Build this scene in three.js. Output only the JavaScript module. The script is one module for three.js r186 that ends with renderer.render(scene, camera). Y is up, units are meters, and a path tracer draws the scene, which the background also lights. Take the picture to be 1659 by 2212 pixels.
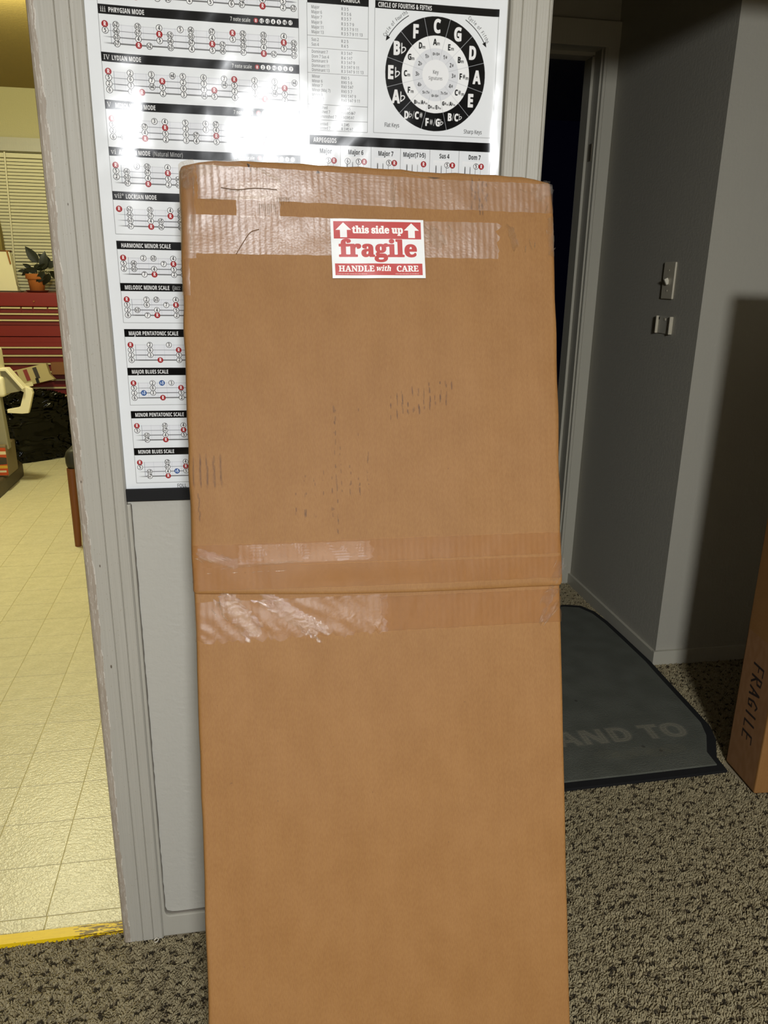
import * as THREE from 'three';
import { RoundedBoxGeometry } from 'three/addons/geometries/RoundedBoxGeometry.js';
import { mergeGeometries, mergeVertices } from 'three/addons/utils/BufferGeometryUtils.js';
import { createNoise2D, createNoise3D } from 'simplex-noise';

// ------------------------------------------------------------------ camera, night sky, exposure, main lights
const scene = new THREE.Scene();
scene.background = new THREE.Color(0x020207);            // night outside the hall door
const camera = new THREE.PerspectiveCamera(67.31, 1659 / 2212, 0.05, 60);
{
  const yaw = 0.17625, pitch = 0.29896, roll = 0.01714;
  const f = new THREE.Vector3(Math.sin(yaw) * Math.cos(pitch), -Math.sin(pitch), -Math.cos(yaw) * Math.cos(pitch));
  const r = new THREE.Vector3(Math.cos(yaw), 0, Math.sin(yaw)), u = new THREE.Vector3().crossVectors(r, f);
  const r2 = r.clone().multiplyScalar(Math.cos(roll)).addScaledVector(u, Math.sin(roll));
  const u2 = u.clone().multiplyScalar(Math.cos(roll)).addScaledVector(r, -Math.sin(roll));
  camera.position.set(0.20616, 1.27369, 1.28687);
  camera.quaternion.setFromRotationMatrix(new THREE.Matrix4().makeBasis(r2, u2, f.clone().negate()));
}
const renderer = new THREE.WebGLRenderer({ antialias: true });
renderer.toneMapping = THREE.LinearToneMapping;
renderer.toneMappingExposure = 1.0;
renderer.shadowMap.enabled = true;
const LAMP = { at: [0.39, 1.97, 3.0], radius: 0.17, candela: 25.5, color: new THREE.Color(0.98, 1, 1.02) };          // frosted globe hanging behind the photographer
const KITCHEN = { at: [-0.9, 2.36, -2.63], radius: 0.13, candela: 10.2, color: new THREE.Color(0.98, 0.95, 0.6) };       // round light on the kitchen ceiling

// ------------------------------------------------------------------ helpers
function rng(seed) { let s = seed | 0; return () => { s = (s + 0x6d2b79f5) | 0; let t = Math.imul(s ^ (s >>> 15), 1 | s); t = (t + Math.imul(t ^ (t >>> 7), 61 | t)) ^ t; return ((t ^ (t >>> 14)) >>> 0) / 4294967296; }; }
const n2 = createNoise2D(rng(11)), n3 = createNoise3D(rng(12));
const clamp = (x, a, b) => Math.min(b, Math.max(a, x)), sstep = (a, b, x) => { const t = clamp((x - a) / (b - a), 0, 1); return t * t * (3 - 2 * t); };
const used = {};
function numbered(name) { const k = used[name] = (used[name] ?? -1) + 1; return k ? `${name}_${String(k).padStart(3, '0')}` : name; }
function shadows(o) { o.castShadow = true; o.receiveShadow = true; return o; }
function mesh(name, geo, mat, parent = scene) { const m = shadows(new THREE.Mesh(geo, mat)); m.name = parent === scene ? numbered(name) : name; parent.add(m); return m; }
function tag(o, label, category, group) { o.userData.label = label; o.userData.category = category; if (group) o.userData.group = group; return o; }
function thing(name, label, category, at = [0, 0, 0], turn = 0, group) { const o = new THREE.Group(); o.name = numbered(name); o.position.set(...at); o.rotation.y = turn; scene.add(o); return tag(o, label, category, group); }
function struct(name, geo, mat, parent = scene) { const m = mesh(name, geo, mat, parent); if (parent === scene) { m.name = name; m.userData.kind = 'structure'; } return m; }
function structGroup(name) { const g = new THREE.Group(); g.name = name; g.userData.kind = 'structure'; scene.add(g); return g; }
const part = (parent, name, geo, mat, at, rot) => { const m = mesh(name, geo, mat, parent); if (at) m.position.set(...at); if (rot) m.rotation.set(...rot); return m; };
// an axis-aligned box given by its two corners, uv in metres
function bx(x0, y0, z0, x1, y1, z1) {
  const g = new THREE.BoxGeometry(x1 - x0, y1 - y0, z1 - z0); g.translate((x0 + x1) / 2, (y0 + y1) / 2, (z0 + z1) / 2);
  const p = g.attributes.position, n = g.attributes.normal, uv = g.attributes.uv;
  for (let i = 0; i < p.count; i++) {
    const ax = Math.abs(n.getX(i)), ay = Math.abs(n.getY(i));
    uv.setXY(i, ax > 0.5 ? p.getZ(i) : p.getX(i), ay > 0.5 ? p.getZ(i) : p.getY(i));
  }
  return g;
}
const rbx = (w, h, d, r = 0.004, s = 2) => new RoundedBoxGeometry(w, h, d, s, r);
const merge = (...l) => mergeGeometries(l.map((g) => (g.index ? g.toNonIndexed() : g)).map((g) => { for (const k of Object.keys(g.attributes)) if (!['position', 'normal', 'uv'].includes(k)) g.deleteAttribute(k); return g; }));
function stops(L, r, n) { const a = [0, 0.15, 0.5, 1].map((t) => t * r), out = [...a]; for (let i = 1; i < n; i++) out.push(r + (L - 2 * r) * i / n); return [...out, ...a.map((t) => L - t).reverse()]; }
// a closed soft box from 0..w, 0..h, -d..0 with rounded edges and a displacement (x, y, z, normal) -> vector added
function softBox(w, h, d, r, nx, ny, nz, shape, uvOf) {
  const pos = [], idx = [], X = stops(w, r, nx), Y = stops(h, r, ny), Z = stops(d, r, nz).map((z) => -z);
  const face = (A, B, f, flip) => {
    const o = pos.length / 3;
    for (const a of A) for (const b of B) pos.push(...f(a, b));
    for (let i = 0; i + 1 < A.length; i++) for (let j = 0; j + 1 < B.length; j++) {
      const p = o + i * B.length + j, q = p + B.length;
      flip ? idx.push(p, p + 1, q, q, p + 1, q + 1) : idx.push(p, q, p + 1, q, q + 1, p + 1);
    }
  };
  face(X, Y, (a, b) => [a, b, 0], false); face(X, Y, (a, b) => [a, b, -d], true);
  face(X, Z, (a, b) => [a, h, b], true); face(X, Z, (a, b) => [a, 0, b], false);
  face(Y, Z, (a, b) => [w, a, b], false); face(Y, Z, (a, b) => [0, a, b], true);
  // fix winding by checking against the outward direction
  let g = new THREE.BufferGeometry(); const v = new THREE.Vector3(), c = new THREE.Vector3(), n = new THREE.Vector3();
  for (let i = 0; i < pos.length; i += 3) {
    v.set(pos[i], pos[i + 1], pos[i + 2]); c.set(clamp(v.x, r, w - r), clamp(v.y, r, h - r), clamp(v.z, -d + r, -r)); n.copy(v).sub(c);
    if (n.lengthSq() > 0) { n.normalize(); v.copy(c).addScaledVector(n, r); }
    if (shape) v.add(shape(v, n));
    pos[i] = v.x; pos[i + 1] = v.y; pos[i + 2] = v.z;
  }
  g.setAttribute('position', new THREE.Float32BufferAttribute(pos, 3)); g.setIndex(idx);
  g = mergeVertices(g, 1e-5);
  const P = g.attributes.position, I = g.index, C = new THREE.Vector3(w / 2, h / 2, -d / 2), a = new THREE.Vector3(), b = new THREE.Vector3(), e = new THREE.Vector3();
  for (let i = 0; i < I.count; i += 3) {
    a.fromBufferAttribute(P, I.getX(i)); b.fromBufferAttribute(P, I.getX(i + 1)); e.fromBufferAttribute(P, I.getX(i + 2));
    const m = a.clone().add(b).add(e).divideScalar(3), q = new THREE.Vector3(clamp(m.x, r, w - r), clamp(m.y, r, h - r), clamp(m.z, -d + r, -r));
    const out = m.clone().sub(q), nn = b.clone().sub(a).cross(e.clone().sub(a));
    if (nn.dot(out) < 0) { const t = I.getX(i + 1); I.setX(i + 1, I.getX(i + 2)); I.setX(i + 2, t); }
  }
  g.computeVertexNormals();
  const uv = new Float32Array(P.count * 2);
  for (let i = 0; i < P.count; i++) { const t = uvOf ? uvOf(P.getX(i), P.getY(i), P.getZ(i)) : [P.getX(i) + P.getZ(i), P.getY(i)]; uv[i * 2] = t[0]; uv[i * 2 + 1] = t[1]; }
  g.setAttribute('uv', new THREE.BufferAttribute(uv, 2));
  return g;
}
function canvas(w, h) { const c = document.createElement('canvas'); c.width = w; c.height = h; return c; }
function tex(c, srgb = true, rx = 1, ry = 1, repeat = true) {
  const t = new THREE.CanvasTexture(c); if (srgb) t.colorSpace = THREE.SRGBColorSpace; t.magFilter = THREE.LinearFilter;
  if (repeat) t.wrapS = t.wrapT = THREE.RepeatWrapping;
  t.repeat.set(rx, ry); return t;
}
// fills a canvas pixel by pixel: f(x, y) -> [r, g, b]
function paint(w, h, f) {
  const c = canvas(w, h), x = c.getContext('2d'), d = x.createImageData(w, h);
  for (let j = 0, i = 0; j < h; j++) for (let k = 0; k < w; k++, i += 4) { const v = f(k, j); d.data[i] = v[0]; d.data[i + 1] = v[1]; d.data[i + 2] = v[2]; d.data[i + 3] = 255; }
  x.putImageData(d, 0, 0); return c;
}
const tile = (x, y, w, h, fx, fy) => n3(Math.cos(x / w * 6.2832) * fx / 6.2832, Math.sin(x / w * 6.2832) * fx / 6.2832, 0.37 + Math.sin(y / h * 6.2832) * fy / 6.2832) * 0.6 + n3(Math.cos(y / h * 6.2832) * fy / 6.2832, Math.sin(y / h * 6.2832) * fy / 6.2832, Math.cos(x / w * 6.2832) * fx / 6.2832) * 0.6;   // seamless noise
const std = (o) => new THREE.MeshStandardMaterial(o), phy = (o) => new THREE.MeshPhysicalMaterial(o);
const S = (r, g, b) => new THREE.Color().setRGB(r / 255, g / 255, b / 255, THREE.SRGBColorSpace);

// ------------------------------------------------------------------ materials
const peel = paint(256, 256, (x, y) => { const v = 128 + 70 * tile(x, y, 256, 256, 14, 14) + 40 * tile(x, y, 256, 256, 31, 31); return [v, v, v]; });
const wallPaint = std({ color: S(184, 181, 170), roughness: 0.62, bumpMap: tex(peel, false, 6, 6), bumpScale: 0.0007 });
const hallPaint = std({ color: S(168, 164, 150), roughness: 0.7, bumpMap: tex(peel, false, 6, 6), bumpScale: 0.0006 });
const kitchenPaint = std({ color: S(178, 170, 130), roughness: 0.7, bumpMap: tex(peel, false, 5, 5), bumpScale: 0.0006 });
const ceilPaint = std({ color: S(215, 210, 196), roughness: 0.9, bumpMap: tex(peel, false, 3, 3), bumpScale: 0.0015 });
const brush = paint(64, 512, (x, y) => { const v = 128 + 60 * tile(x, y, 64, 512, 9, 4) + 30 * tile(x, y, 64, 512, 30, 6); return [v, v, v]; });
const trimPaint = std({ color: S(176, 172, 159), roughness: 0.42, bumpMap: tex(brush, false, 16, 2), bumpScale: 0.0004 });
const hallTrim = std({ color: S(180, 176, 160), roughness: 0.4, bumpMap: tex(brush, false, 16, 2), bumpScale: 0.0004 });
// painted casing with its worn brown edge: u across 0..76 mm, v along in metres
const wornCanvas = paint(128, 2048, (x, y) => {
  const u = x / 128, v = y / 2048, e = 0.17 + 0.03 * n2(v * 9, 1) + 0.02 * n2(v * 50, 2);
  let c = [176, 172, 160]; const g = 4 * n2(u * 30, v * 8);
  if (u < e) { const chip = n2(u * 26, v * 46) + 0.5 * n2(u * 70, v * 130); { const k = 6 * n2(v * 20, 5) + 8 * n2(u * 60, v * 14); c = chip > 0.6 ? [190, 183, 170] : [164 + k, 152 + k, 136 + k]; } }
  if (Math.abs(u - e) < 0.012 && n2(v * 60, 7) > 0.1) c = [198, 192, 180];
  const d = n2(u * 40 + 7, v * 300); if (d > 0.9) c = [150, 140, 122];
  return c.map((k) => k + g);
});
for (const [u, v, r] of [[0.33, 0.62, 1.6], [0.4, 0.35, 1.2], [0.3, 0.1, 2], [0.12, 0.55, 1.4], [0.36, 0.71, 2.2]]) { const q = wornCanvas.getContext('2d'); q.fillStyle = '#5a4f42'; q.beginPath(); q.ellipse(u * 128, v * 2048, r, r * 1.4, 0, 0, 7); q.fill(); }
const wornTrim = std({ map: tex(wornCanvas, true, 1, 1), roughness: 0.45, bumpMap: tex(brush, false, 1, 2), bumpScale: 0.0005 });

// ------------------------------------------------------------------ the setting: shell of the living room, the hall and the kitchen
const CEIL = 2.5, HEAD = 1.965;
struct('floor', bx(-2.7, -0.15, -1.79, 3.0, -0.006, 4.5), std({ color: S(150, 138, 112), roughness: 1 }));
struct('ceiling', bx(-3.3, CEIL, -5.3, 3.0, CEIL + 0.12, 4.5), ceilPaint);
struct('ceiling_kitchen', bx(-3.3, CEIL - 0.012, -5.1, 0.44, CEIL - 0.0005, -0.24), std({ color: S(140, 120, 62), roughness: 0.8, bumpMap: tex(peel, false, 4, 4), bumpScale: 0.001 }));
struct('wall_front', merge(bx(-0.066, -0.05, -0.12, 0.672, CEIL, 0), bx(-0.95, HEAD + 0.07, -0.12, -0.066, CEIL, 0), bx(-2.7, -0.05, -0.12, -0.95, CEIL, 0)), wallPaint);
struct('wall_front_header', merge(bx(0.672, HEAD, -0.12, 2.3, CEIL, 0), bx(2.3, -0.05, -0.12, 3.0, CEIL, 0)), wallPaint);
struct('wall_right', bx(1.68, -0.05, -1.03, 2.6, CEIL, -0.915), hallPaint);
struct('wall_hall_right', bx(1.56, -0.05, -1.67, 1.6799, CEIL, -0.915), hallPaint);

struct('wall_hall_back', merge(bx(0.56, -0.05, -1.79, 0.72, CEIL, -1.67), bx(0.72, 2.085, -1.79, 1.512, CEIL, -1.67), bx(1.512, -0.05, -1.79, 1.68, CEIL, -1.67)), hallPaint);
struct('wall_alcove_end', bx(2.6, -0.05, -1.03, 2.72, CEIL, 0), hallPaint);
const panelling = std({ color: S(64, 55, 48), roughness: 0.6 });          // the rest of the room: dark wood panelling
struct('wall_hall_left', bx(0.56, -0.05, -1.67, 0.66, CEIL, -0.12), panelling);
struct('wall_left', bx(-2.82, -0.05, -0.12, -2.7, CEIL, 4.5), panelling);
struct('wall_room_right', bx(3.0, -0.05, -0.12, 3.12, CEIL, 4.5), panelling);
struct('wall_rear', bx(-2.82, -0.05, 4.5, 3.12, CEIL, 4.62), panelling);
struct('wall_kitchen_right', bx(0.44, -0.05, -5.1, 0.56, CEIL, -0.12), kitchenPaint);
struct('wall_kitchen_left', bx(-3.42, -0.05, -5.1, -3.3, CEIL, -0.12), kitchenPaint);
struct('wall_kitchen_near', bx(-3.3, -0.05, -0.24, -2.7, CEIL, -0.12), kitchenPaint);
struct('wall_kitchen_back', merge(bx(-3.42, -0.05, -5.22, -2.4, CEIL, -5.1), bx(-2.4, 2.07, -5.22, -0.8, CEIL, -5.1), bx(-2.4, -0.05, -5.22, -0.8, 1.02, -5.1), bx(-0.8, -0.05, -5.22, 0.56, CEIL, -5.1)), kitchenPaint);

// casing profile swept up: (x, z) outline with two V grooves
function casing(w, flip, y0, y1, gs) {
  const g = [], t = 0.014, pts = [[0, -0.002], [0, t * 0.55], [0.0015, t * 0.82], [0.005, t]];
  for (const q of gs) pts.push([q - 0.0011, t], [q, t - 0.002], [q + 0.0011, t]);
  pts.push([w - 0.003, t], [w - 0.0005, t * 0.75], [w, -0.002]);
  const sh = new THREE.Shape(pts.map(([x, z]) => new THREE.Vector2(flip ? w - x : x, z)));
  const e = new THREE.ExtrudeGeometry(sh, { depth: y1 - y0, bevelEnabled: false, steps: 1 });
  e.rotateX(-Math.PI / 2);                                             // (x, z, along) -> x, up, towards the viewer
  e.applyMatrix4(new THREE.Matrix4().makeScale(1, 1, -1)); const idx = e.index; if (!idx) { const p = e.attributes.position.array; for (let i = 0; i < p.length; i += 9) for (let k = 0; k < 3; k++) { const s = p[i + 3 + k]; p[i + 3 + k] = p[i + 6 + k]; p[i + 6 + k] = s; } }
  e.computeVertexNormals(); e.translate(0, y0, 0);
  const p = e.attributes.position, uv = e.attributes.uv; for (let i = 0; i < p.count; i++) uv.setXY(i, clamp((flip ? w - p.getX(i) : p.getX(i)) / w, 0.004, 0.996), p.getY(i) / 2.1);
  return e;
}
const cas1 = struct('trim_1', casing(0.077, false, 0, HEAD + 0.07, [0.0375, 0.0575]), wornTrim); cas1.position.set(-0.0765, 0, 0.001);
const cas2 = struct('trim_2', casing(0.068, true, 0, HEAD, [0.0075, 0.028, 0.05]), trimPaint); cas2.position.set(0.613, 0, 0.001);
struct('trim_3', merge(bx(0.613, HEAD, -0.001, 2.37, HEAD + 0.07, 0.014)), trimPaint);
struct('trim_4', merge(bx(-0.9, HEAD + 0.07, -0.001, 0.0005, HEAD + 0.14, 0.014), bx(-1.02, 0, -0.001, -0.95, HEAD + 0.14, 0.014)), trimPaint);
struct('trim_5', merge(bx(-0.073, 0.002, -0.125, -0.0661, HEAD + 0.07, 0), bx(0.6721, -0.004, -0.125, 0.679, HEAD, 0)), trimPaint);      // jamb linings
// baseboard below the poster: low board, caulked top with a rounded inner corner
{
  const sh = new THREE.Shape(); sh.moveTo(0.0005, 0); sh.lineTo(0.613, 0); sh.lineTo(0.613, 0.045); sh.lineTo(0.016, 0.045); sh.quadraticCurveTo(0.004, 0.046, 0.0035, 0.062); sh.lineTo(0.0035, 0.9); sh.lineTo(0.0005, 0.9); sh.closePath();
  const g = new THREE.ExtrudeGeometry(sh, { depth: 0.007, bevelEnabled: true, bevelSize: 0.002, bevelThickness: 0.002, bevelSegments: 2 });
  const bb = struct('baseboard_front', g, trimPaint);
  const path = new THREE.CurvePath(), V = (a, b) => new THREE.Vector3(a, b, 0.0015); path.add(new THREE.LineCurve3(V(0.0045, 0.9), V(0.0045, 0.064))); path.add(new THREE.QuadraticBezierCurve3(V(0.0045, 0.064), V(0.005, 0.048), V(0.018, 0.0475))); path.add(new THREE.LineCurve3(V(0.018, 0.0475), V(0.612, 0.0475)));
  const cg = new THREE.TubeGeometry(path, 120, 0.0022, 6), cp = cg.attributes.position; for (let i = 0; i < cp.count; i++) { const k = 0.0008 * n2(cp.getY(i) * 40, cp.getX(i) * 40); cp.setX(i, cp.getX(i) + k); cp.setY(i, cp.getY(i) + k); }
  part(bb, 'caulk_line', cg, std({ color: S(112, 106, 96), roughness: 0.7 }));
}
struct('baseboard_right', merge(bx(1.5488, -0.004, -0.914, 2.6, 0.049, -0.904)), hallTrim);
struct('baseboard_hall', merge(bx(1.549, -0.004, -1.655, 1.561, 0.045, -0.9045)), hallTrim);
// yellow strip where the carpet meets the vinyl
const yellowCanvas = paint(1024, 32, (x, y) => { const s = n2(x / 60, y / 9) + 0.6 * n2(x / 14, y / 5), k = sstep(800, 860, x); return s > 1.25 - k * 1.35 ? [118, 92, 36] : [246 + 4 * s, 208 + 4 * s, 24]; });
struct('trim_6', bx(-0.95, -0.004, -0.036, -0.068, 0.006, -0.012), std({ map: tex(yellowCanvas, true, 1.08, 40), roughness: 0.45 }));

// kitchen floor: vinyl squares with pressed joints
{
  const slab = struct('floor_kitchen', bx(-3.3, -0.15, -5.1, 0.5, -0.0012, -0.03), std({ color: S(184, 172, 116), roughness: 0.6 }));
  const bump = paint(512, 512, (x, y) => { const v = 128 + 55 * n2(x / 19, y / 13) + 45 * n2(x / 7, y / 5) + 20 * n2(x / 3, y / 3); return [v, v, v]; });
  const cmap = paint(512, 512, (x, y) => { const k = 5 * n2(x / 90, y / 60) + 6 * n2(x / 22, y / 13) + 5 * n2(x / 7, y / 6); return [216 + k, 208 + k, 172 + k * 1.1]; });
  const mats = [[1, 0.02, 0.4], [0.985, 0.3, 0.45], [0.97, 0.6, 0.6], [1, 0.5, 0.95]].map(([k, ox, oy]) => { const m = tex(cmap, true, 2.2, 2.2), b = tex(bump, false, 2.2, 2.2); m.offset.set(ox, oy); b.offset.set(ox, oy); return std({ color: new THREE.Color(k, k, k), map: m, bumpMap: b, bumpScale: 0.0009, roughness: 0.33 }); });
  const PX = 0.1565, PZ = 0.149, SH = 0.022;
  const tg = (x0, x1, z0, z1) => { const g = bx(x0, -0.004, z0, x1, 0, z1), p = g.attributes.position; for (let i = 0; i < p.count; i++) { const top = p.getY(i) > -0.001; if (top) { p.setX(i, p.getX(i) > (x0 + x1) / 2 ? x1 - 0.0008 : x0 + 0.0008); p.setZ(i, p.getZ(i) > (z0 + z1) / 2 ? z1 - 0.0008 : z0 + 0.0008); } } for (let i = 0; i < p.count; i++) p.setX(i, p.getX(i) + SH * p.getZ(i)); g.computeVertexNormals(); return g; };
  const full = tg(0.0004, PX - 0.0004, -PZ + 0.0004, -0.0004), first = tg(0.0004, PX - 0.0004, -0.0412, -0.0004), r = rng(5), rest = [];
  for (let j = -1; j < 33; j++) for (let k = -4; k < 19; k++) {
    const z = -0.079 - PZ * j, x = -0.241 - PX * k + SH * z;
    if (j < 0 ? k > 4 : (k > 2.5 + j * 0.34 || (k < 0 && j > 2))) { if (j >= 0) rest.push([x, z]); continue; }
    const m = part(slab, 'vinyl_tile', j < 0 ? first : full, mats[(r() * 4) | 0]);
    m.position.set(x, 0, j < 0 ? -0.0365 : z);
    m.rotation.x = 0.0006 * (r() - 0.5);
  }
  const field = new THREE.InstancedMesh(full, mats[0], rest.length), mt = new THREE.Matrix4(); rest.forEach(([x, z], i) => field.setMatrixAt(i, mt.makeTranslation(x, 0, z)));
  field.name = 'vinyl_tile_field'; field.userData.kind = 'stuff'; shadows(field); slab.add(field);
}

// ------------------------------------------------------------------ lamps
{
  const [x, y, z] = LAMP.at, t = thing('pendant_lamp', 'frosted globe lamp under a grey metal shade hanging on a cord behind the camera', 'lamp', [x, CEIL, z]);
  part(t, 'ceiling_rose', new THREE.CylinderGeometry(0.05, 0.06, 0.03, 32), trimPaint, [0, -0.015, 0]);
  part(t, 'cord', new THREE.CylinderGeometry(0.004, 0.004, CEIL - y - LAMP.radius - 0.08, 8), std({ color: 0x222222, roughness: 0.6 }), [0, -(CEIL - y - LAMP.radius - 0.08) / 2, 0]);
  part(t, 'shade', new THREE.LatheGeometry([[0.03, 0.215], [0.06, 0.205], [0.14, 0.16], [0.2, 0.085], [0.222, 0.03], [0.216, 0.03], [0.193, 0.083], [0.135, 0.153], [0.058, 0.197], [0.03, 0.205], [0.03, 0.215]].map(([a, b]) => new THREE.Vector2(a, b)), 48), std({ color: S(60, 60, 62), roughness: 0.5, side: THREE.DoubleSide }), [0, y - CEIL, 0]);
  part(t, 'globe', new THREE.SphereGeometry(LAMP.radius, 40, 24), std({ color: 0xffffff, roughness: 0.5, emissive: LAMP.color, emissiveIntensity: 1.5 }), [0, y - CEIL, 0]);
  part(t, 'collar', new THREE.CylinderGeometry(0.03, 0.04, 0.05, 24), std({ color: 0x9a9a96, metalness: 0.9, roughness: 0.35 }), [0, y - CEIL + 0.235, 0]);
  const l = new THREE.PointLight(LAMP.color, LAMP.candela); l.name = 'pendant_lamp_bulb'; l.position.set(x, y, z); l.castShadow = true; l.shadow.radius = (LAMP.radius - 0.01) / 0.02; scene.add(l);
}
{
  const [x, y, z] = KITCHEN.at, t = thing('ceiling_light', 'round white globe light fixed to the kitchen ceiling', 'lamp', [x, CEIL, z]);
  part(t, 'ceiling_rose', new THREE.CylinderGeometry(0.1, 0.12, 0.03, 32), trimPaint, [0, -0.015, 0]);
  part(t, 'globe', new THREE.SphereGeometry(KITCHEN.radius, 32, 20), std({ color: 0xffffff, roughness: 0.5, emissive: KITCHEN.color, emissiveIntensity: 2 }), [0, y - CEIL, 0]);
  const l = new THREE.PointLight(KITCHEN.color, KITCHEN.candela); l.name = 'ceiling_light_bulb'; l.position.set(x, y, z); l.castShadow = true; l.shadow.radius = (KITCHEN.radius - 0.01) / 0.02; scene.add(l);
}

// ------------------------------------------------------------------ the poster
{
  const PW = 0.61, PT = 1.8215, PB = 0.9075, K = 2240, c = canvas(1366, 2048), x = c.getContext('2d');
  const X = (m) => m * K, Y = (m) => (PT - m) * K;
  const text = (s, mx, my, h, o = {}) => {       // h: cap height in metres, my: middle of the caps
    x.save(); x.translate(X(mx), Y(my)); if (o.turn) x.rotate(o.turn); x.scale(o.narrow ?? 0.78, 1); x.fillStyle = o.color ?? '#111';
    x.font = `${o.bold ? 'bold ' : ''}${h * K / 0.714}px ${o.serif ? 'serif' : 'sans-serif'}`; x.textAlign = o.align ?? 'left'; x.textBaseline = 'alphabetic'; x.fillText(s, 0, h * K / 2); if (o.fat) { x.lineWidth = o.fat * K; x.strokeStyle = o.color ?? '#111'; x.lineJoin = 'round'; x.strokeText(s, 0, h * K / 2); } x.restore();
  };
  const flat = (mx, my, h, color) => { x.save(); x.translate(X(mx), Y(my)); const s = h * K; x.strokeStyle = color; x.lineWidth = s * 0.13; x.beginPath(); x.moveTo(-s * 0.2, -s * 0.6); x.lineTo(-s * 0.2, s * 0.5); x.quadraticCurveTo(s * 0.42, s * 0.16, s * 0.24, -s * 0.08); x.quadraticCurveTo(0, -s * 0.24, -s * 0.2, 0.02); x.stroke(); x.restore(); };
  const sharp = (mx, my, h, color) => { x.save(); x.translate(X(mx), Y(my)); const s = h * K; x.strokeStyle = color; x.lineWidth = s * 0.11; x.beginPath(); for (const q of [-0.14, 0.14]) { x.moveTo(q * s, -s * 0.5); x.lineTo(q * s, s * 0.5); x.moveTo(-s * 0.3, (q + 0.06) * s); x.lineTo(s * 0.3, (q - 0.06) * s); } x.stroke(); x.restore(); };
  const rect = (x0, y0, x1, y1, f) => { x.fillStyle = f; x.fillRect(X(x0), Y(y0), X(x1) - X(x0), Y(y1) - Y(y0)); };
  const line = (x0, y0, x1, y1, w, f) => { x.strokeStyle = f; x.lineWidth = w * K; x.beginPath(); x.moveTo(X(x0), Y(y0)); x.lineTo(X(x1), Y(y1)); x.stroke(); };
  const NAMES = ['R', 'b2', '2', 'b3', '3', '4', 'b5', '5', 'b6', '6', 'b7', '7'];
  const node = (mx, my, s, o = {}) => {
    const R = (o.r ?? 0.0041) * K; x.beginPath(); x.arc(X(mx), Y(my), R, 0, 7); x.fillStyle = s === 'R' ? '#a82a2c' : o.blue ? '#1c4a94' : '#fbfbfa'; x.fill();
    if (!o.bare) { x.strokeStyle = s === 'R' ? '#8c2022' : o.blue ? '#173b78' : '#2b2b2b'; x.lineWidth = 0.0006 * K; x.stroke(); }
    const ink = s === 'R' || o.blue ? '#fff' : '#111', h = (o.r ?? 0.0041) * 1.2;
    if (s.length > 1) { (s[0] === 'b' ? flat : sharp)(mx - 0.0016, my, h * 0.85, ink); text(s.slice(1), mx + 0.0011, my, h, { bold: true, align: 'center', narrow: 0.85, color: ink }); } else text(s, mx, my, h, { bold: true, align: 'center', narrow: 0.85, color: ink });
  };
  x.fillStyle = '#eceff0'; x.fillRect(0, 0, 1366, 2048);
  const bar = (x0, x1, top) => rect(x0, top, x1, top - 0.0118, '#0c0c0c');
  function panel(top, roman, title, scale, o = {}) {
    bar(0.0172, 0.296, top);
    const ty = top - 0.006; let tx = 0.0232;
    if (roman) { text(roman, 0.0196, ty, 0.0062, { serif: true, color: '#e8e8e4', narrow: 0.95 }); tx = roman[2] === 'i' && roman[0] === 'v' ? 0.0352 : 0.0306; }
    text(title, tx, ty, 0.0064, { bold: true, color: '#f4f4f2', narrow: 0.655 });
    if (o.extra) text(o.extra, tx + o.at, ty, 0.0062, { color: '#c9c9c6', narrow: 0.72 });
    if (o.notes) {
      text('7 note scale', 0.198, ty, 0.005, { bold: true, color: '#d8d8d4', narrow: 0.72 });
      scale.forEach((s, i) => node(0.2345 + i * 0.00825, ty, s === 6 && o.sharp4 ? '#4' : NAMES[s], { r: 0.0033, bare: true }));
    }
    const y0 = top - 0.0242, dx = 0.01466, dy = 0.0079, x0 = 0.0248;
    rect(x0 + dx * 0.5, y0 + 0.0005, x0 + dx * 18, y0 - dy * 3, '#e9ebee');
    for (let k = 0; k < 18; k++) line(x0 + dx * (k + 0.5), y0 + 0.0008, x0 + dx * (k + 0.5), y0 - dy * 3 - 0.0008, k ? 0.00035 : 0.0006, k ? '#c8ccd4' : '#8b8f98');
    for (let r = 0; r < 4; r++) {
      const w = [0.0003, 0.0006, 0.0011, 0.0017][r], g = x.createLinearGradient(X(x0 - 0.004), 0, X(x0 + dx * 18.4), 0), k = ['170,172,178', '110,112,116', '105,106,108', '110,110,110'][r];
      g.addColorStop(0, `rgba(${k},0)`); g.addColorStop(0.06, `rgba(${k},1)`); g.addColorStop(0.97, `rgba(${k},1)`); g.addColorStop(1, `rgba(${k},0)`);
      line(x0 - 0.004, y0 - r * dy, x0 + dx * 18.4, y0 - r * dy, w, g);
    }
    [0, 7, 2, 9].forEach((open, r) => { for (let k = 0; k <= 18; k++) { const s = (open + k) % 12; if (scale.includes(s)) node(x0 + dx * k, y0 - r * dy, s === 6 && o.sharp4 ? '#4' : NAMES[s], { blue: s === o.blue }); } });
  }
  rect(0.0172, 1.812, 0.5965, 1.775, '#0c0c0c');                        // title band, above the frame
  const frame = (t, b) => { line(0.0172, t, 0.0172, b, 0.0005, '#777'); line(0.296, t, 0.296, b, 0.0005, '#777'); line(0.0172, b, 0.296, b, 0.0005, '#777'); };
  frame(1.749, 1.3258); frame(1.3162, 1.1957); frame(1.1859, 1.0665); frame(1.0568, 0.9366);
  panel(1.749, '', '', [0, 2, 4, 5, 7, 9, 11], { notes: true }); panel(1.6885, '', '', [0, 2, 3, 5, 7, 9, 10], { notes: true });
  panel(1.628, 'iii', 'PHRYGIAN MODE', [0, 1, 3, 5, 7, 8, 10], { notes: true });
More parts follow.
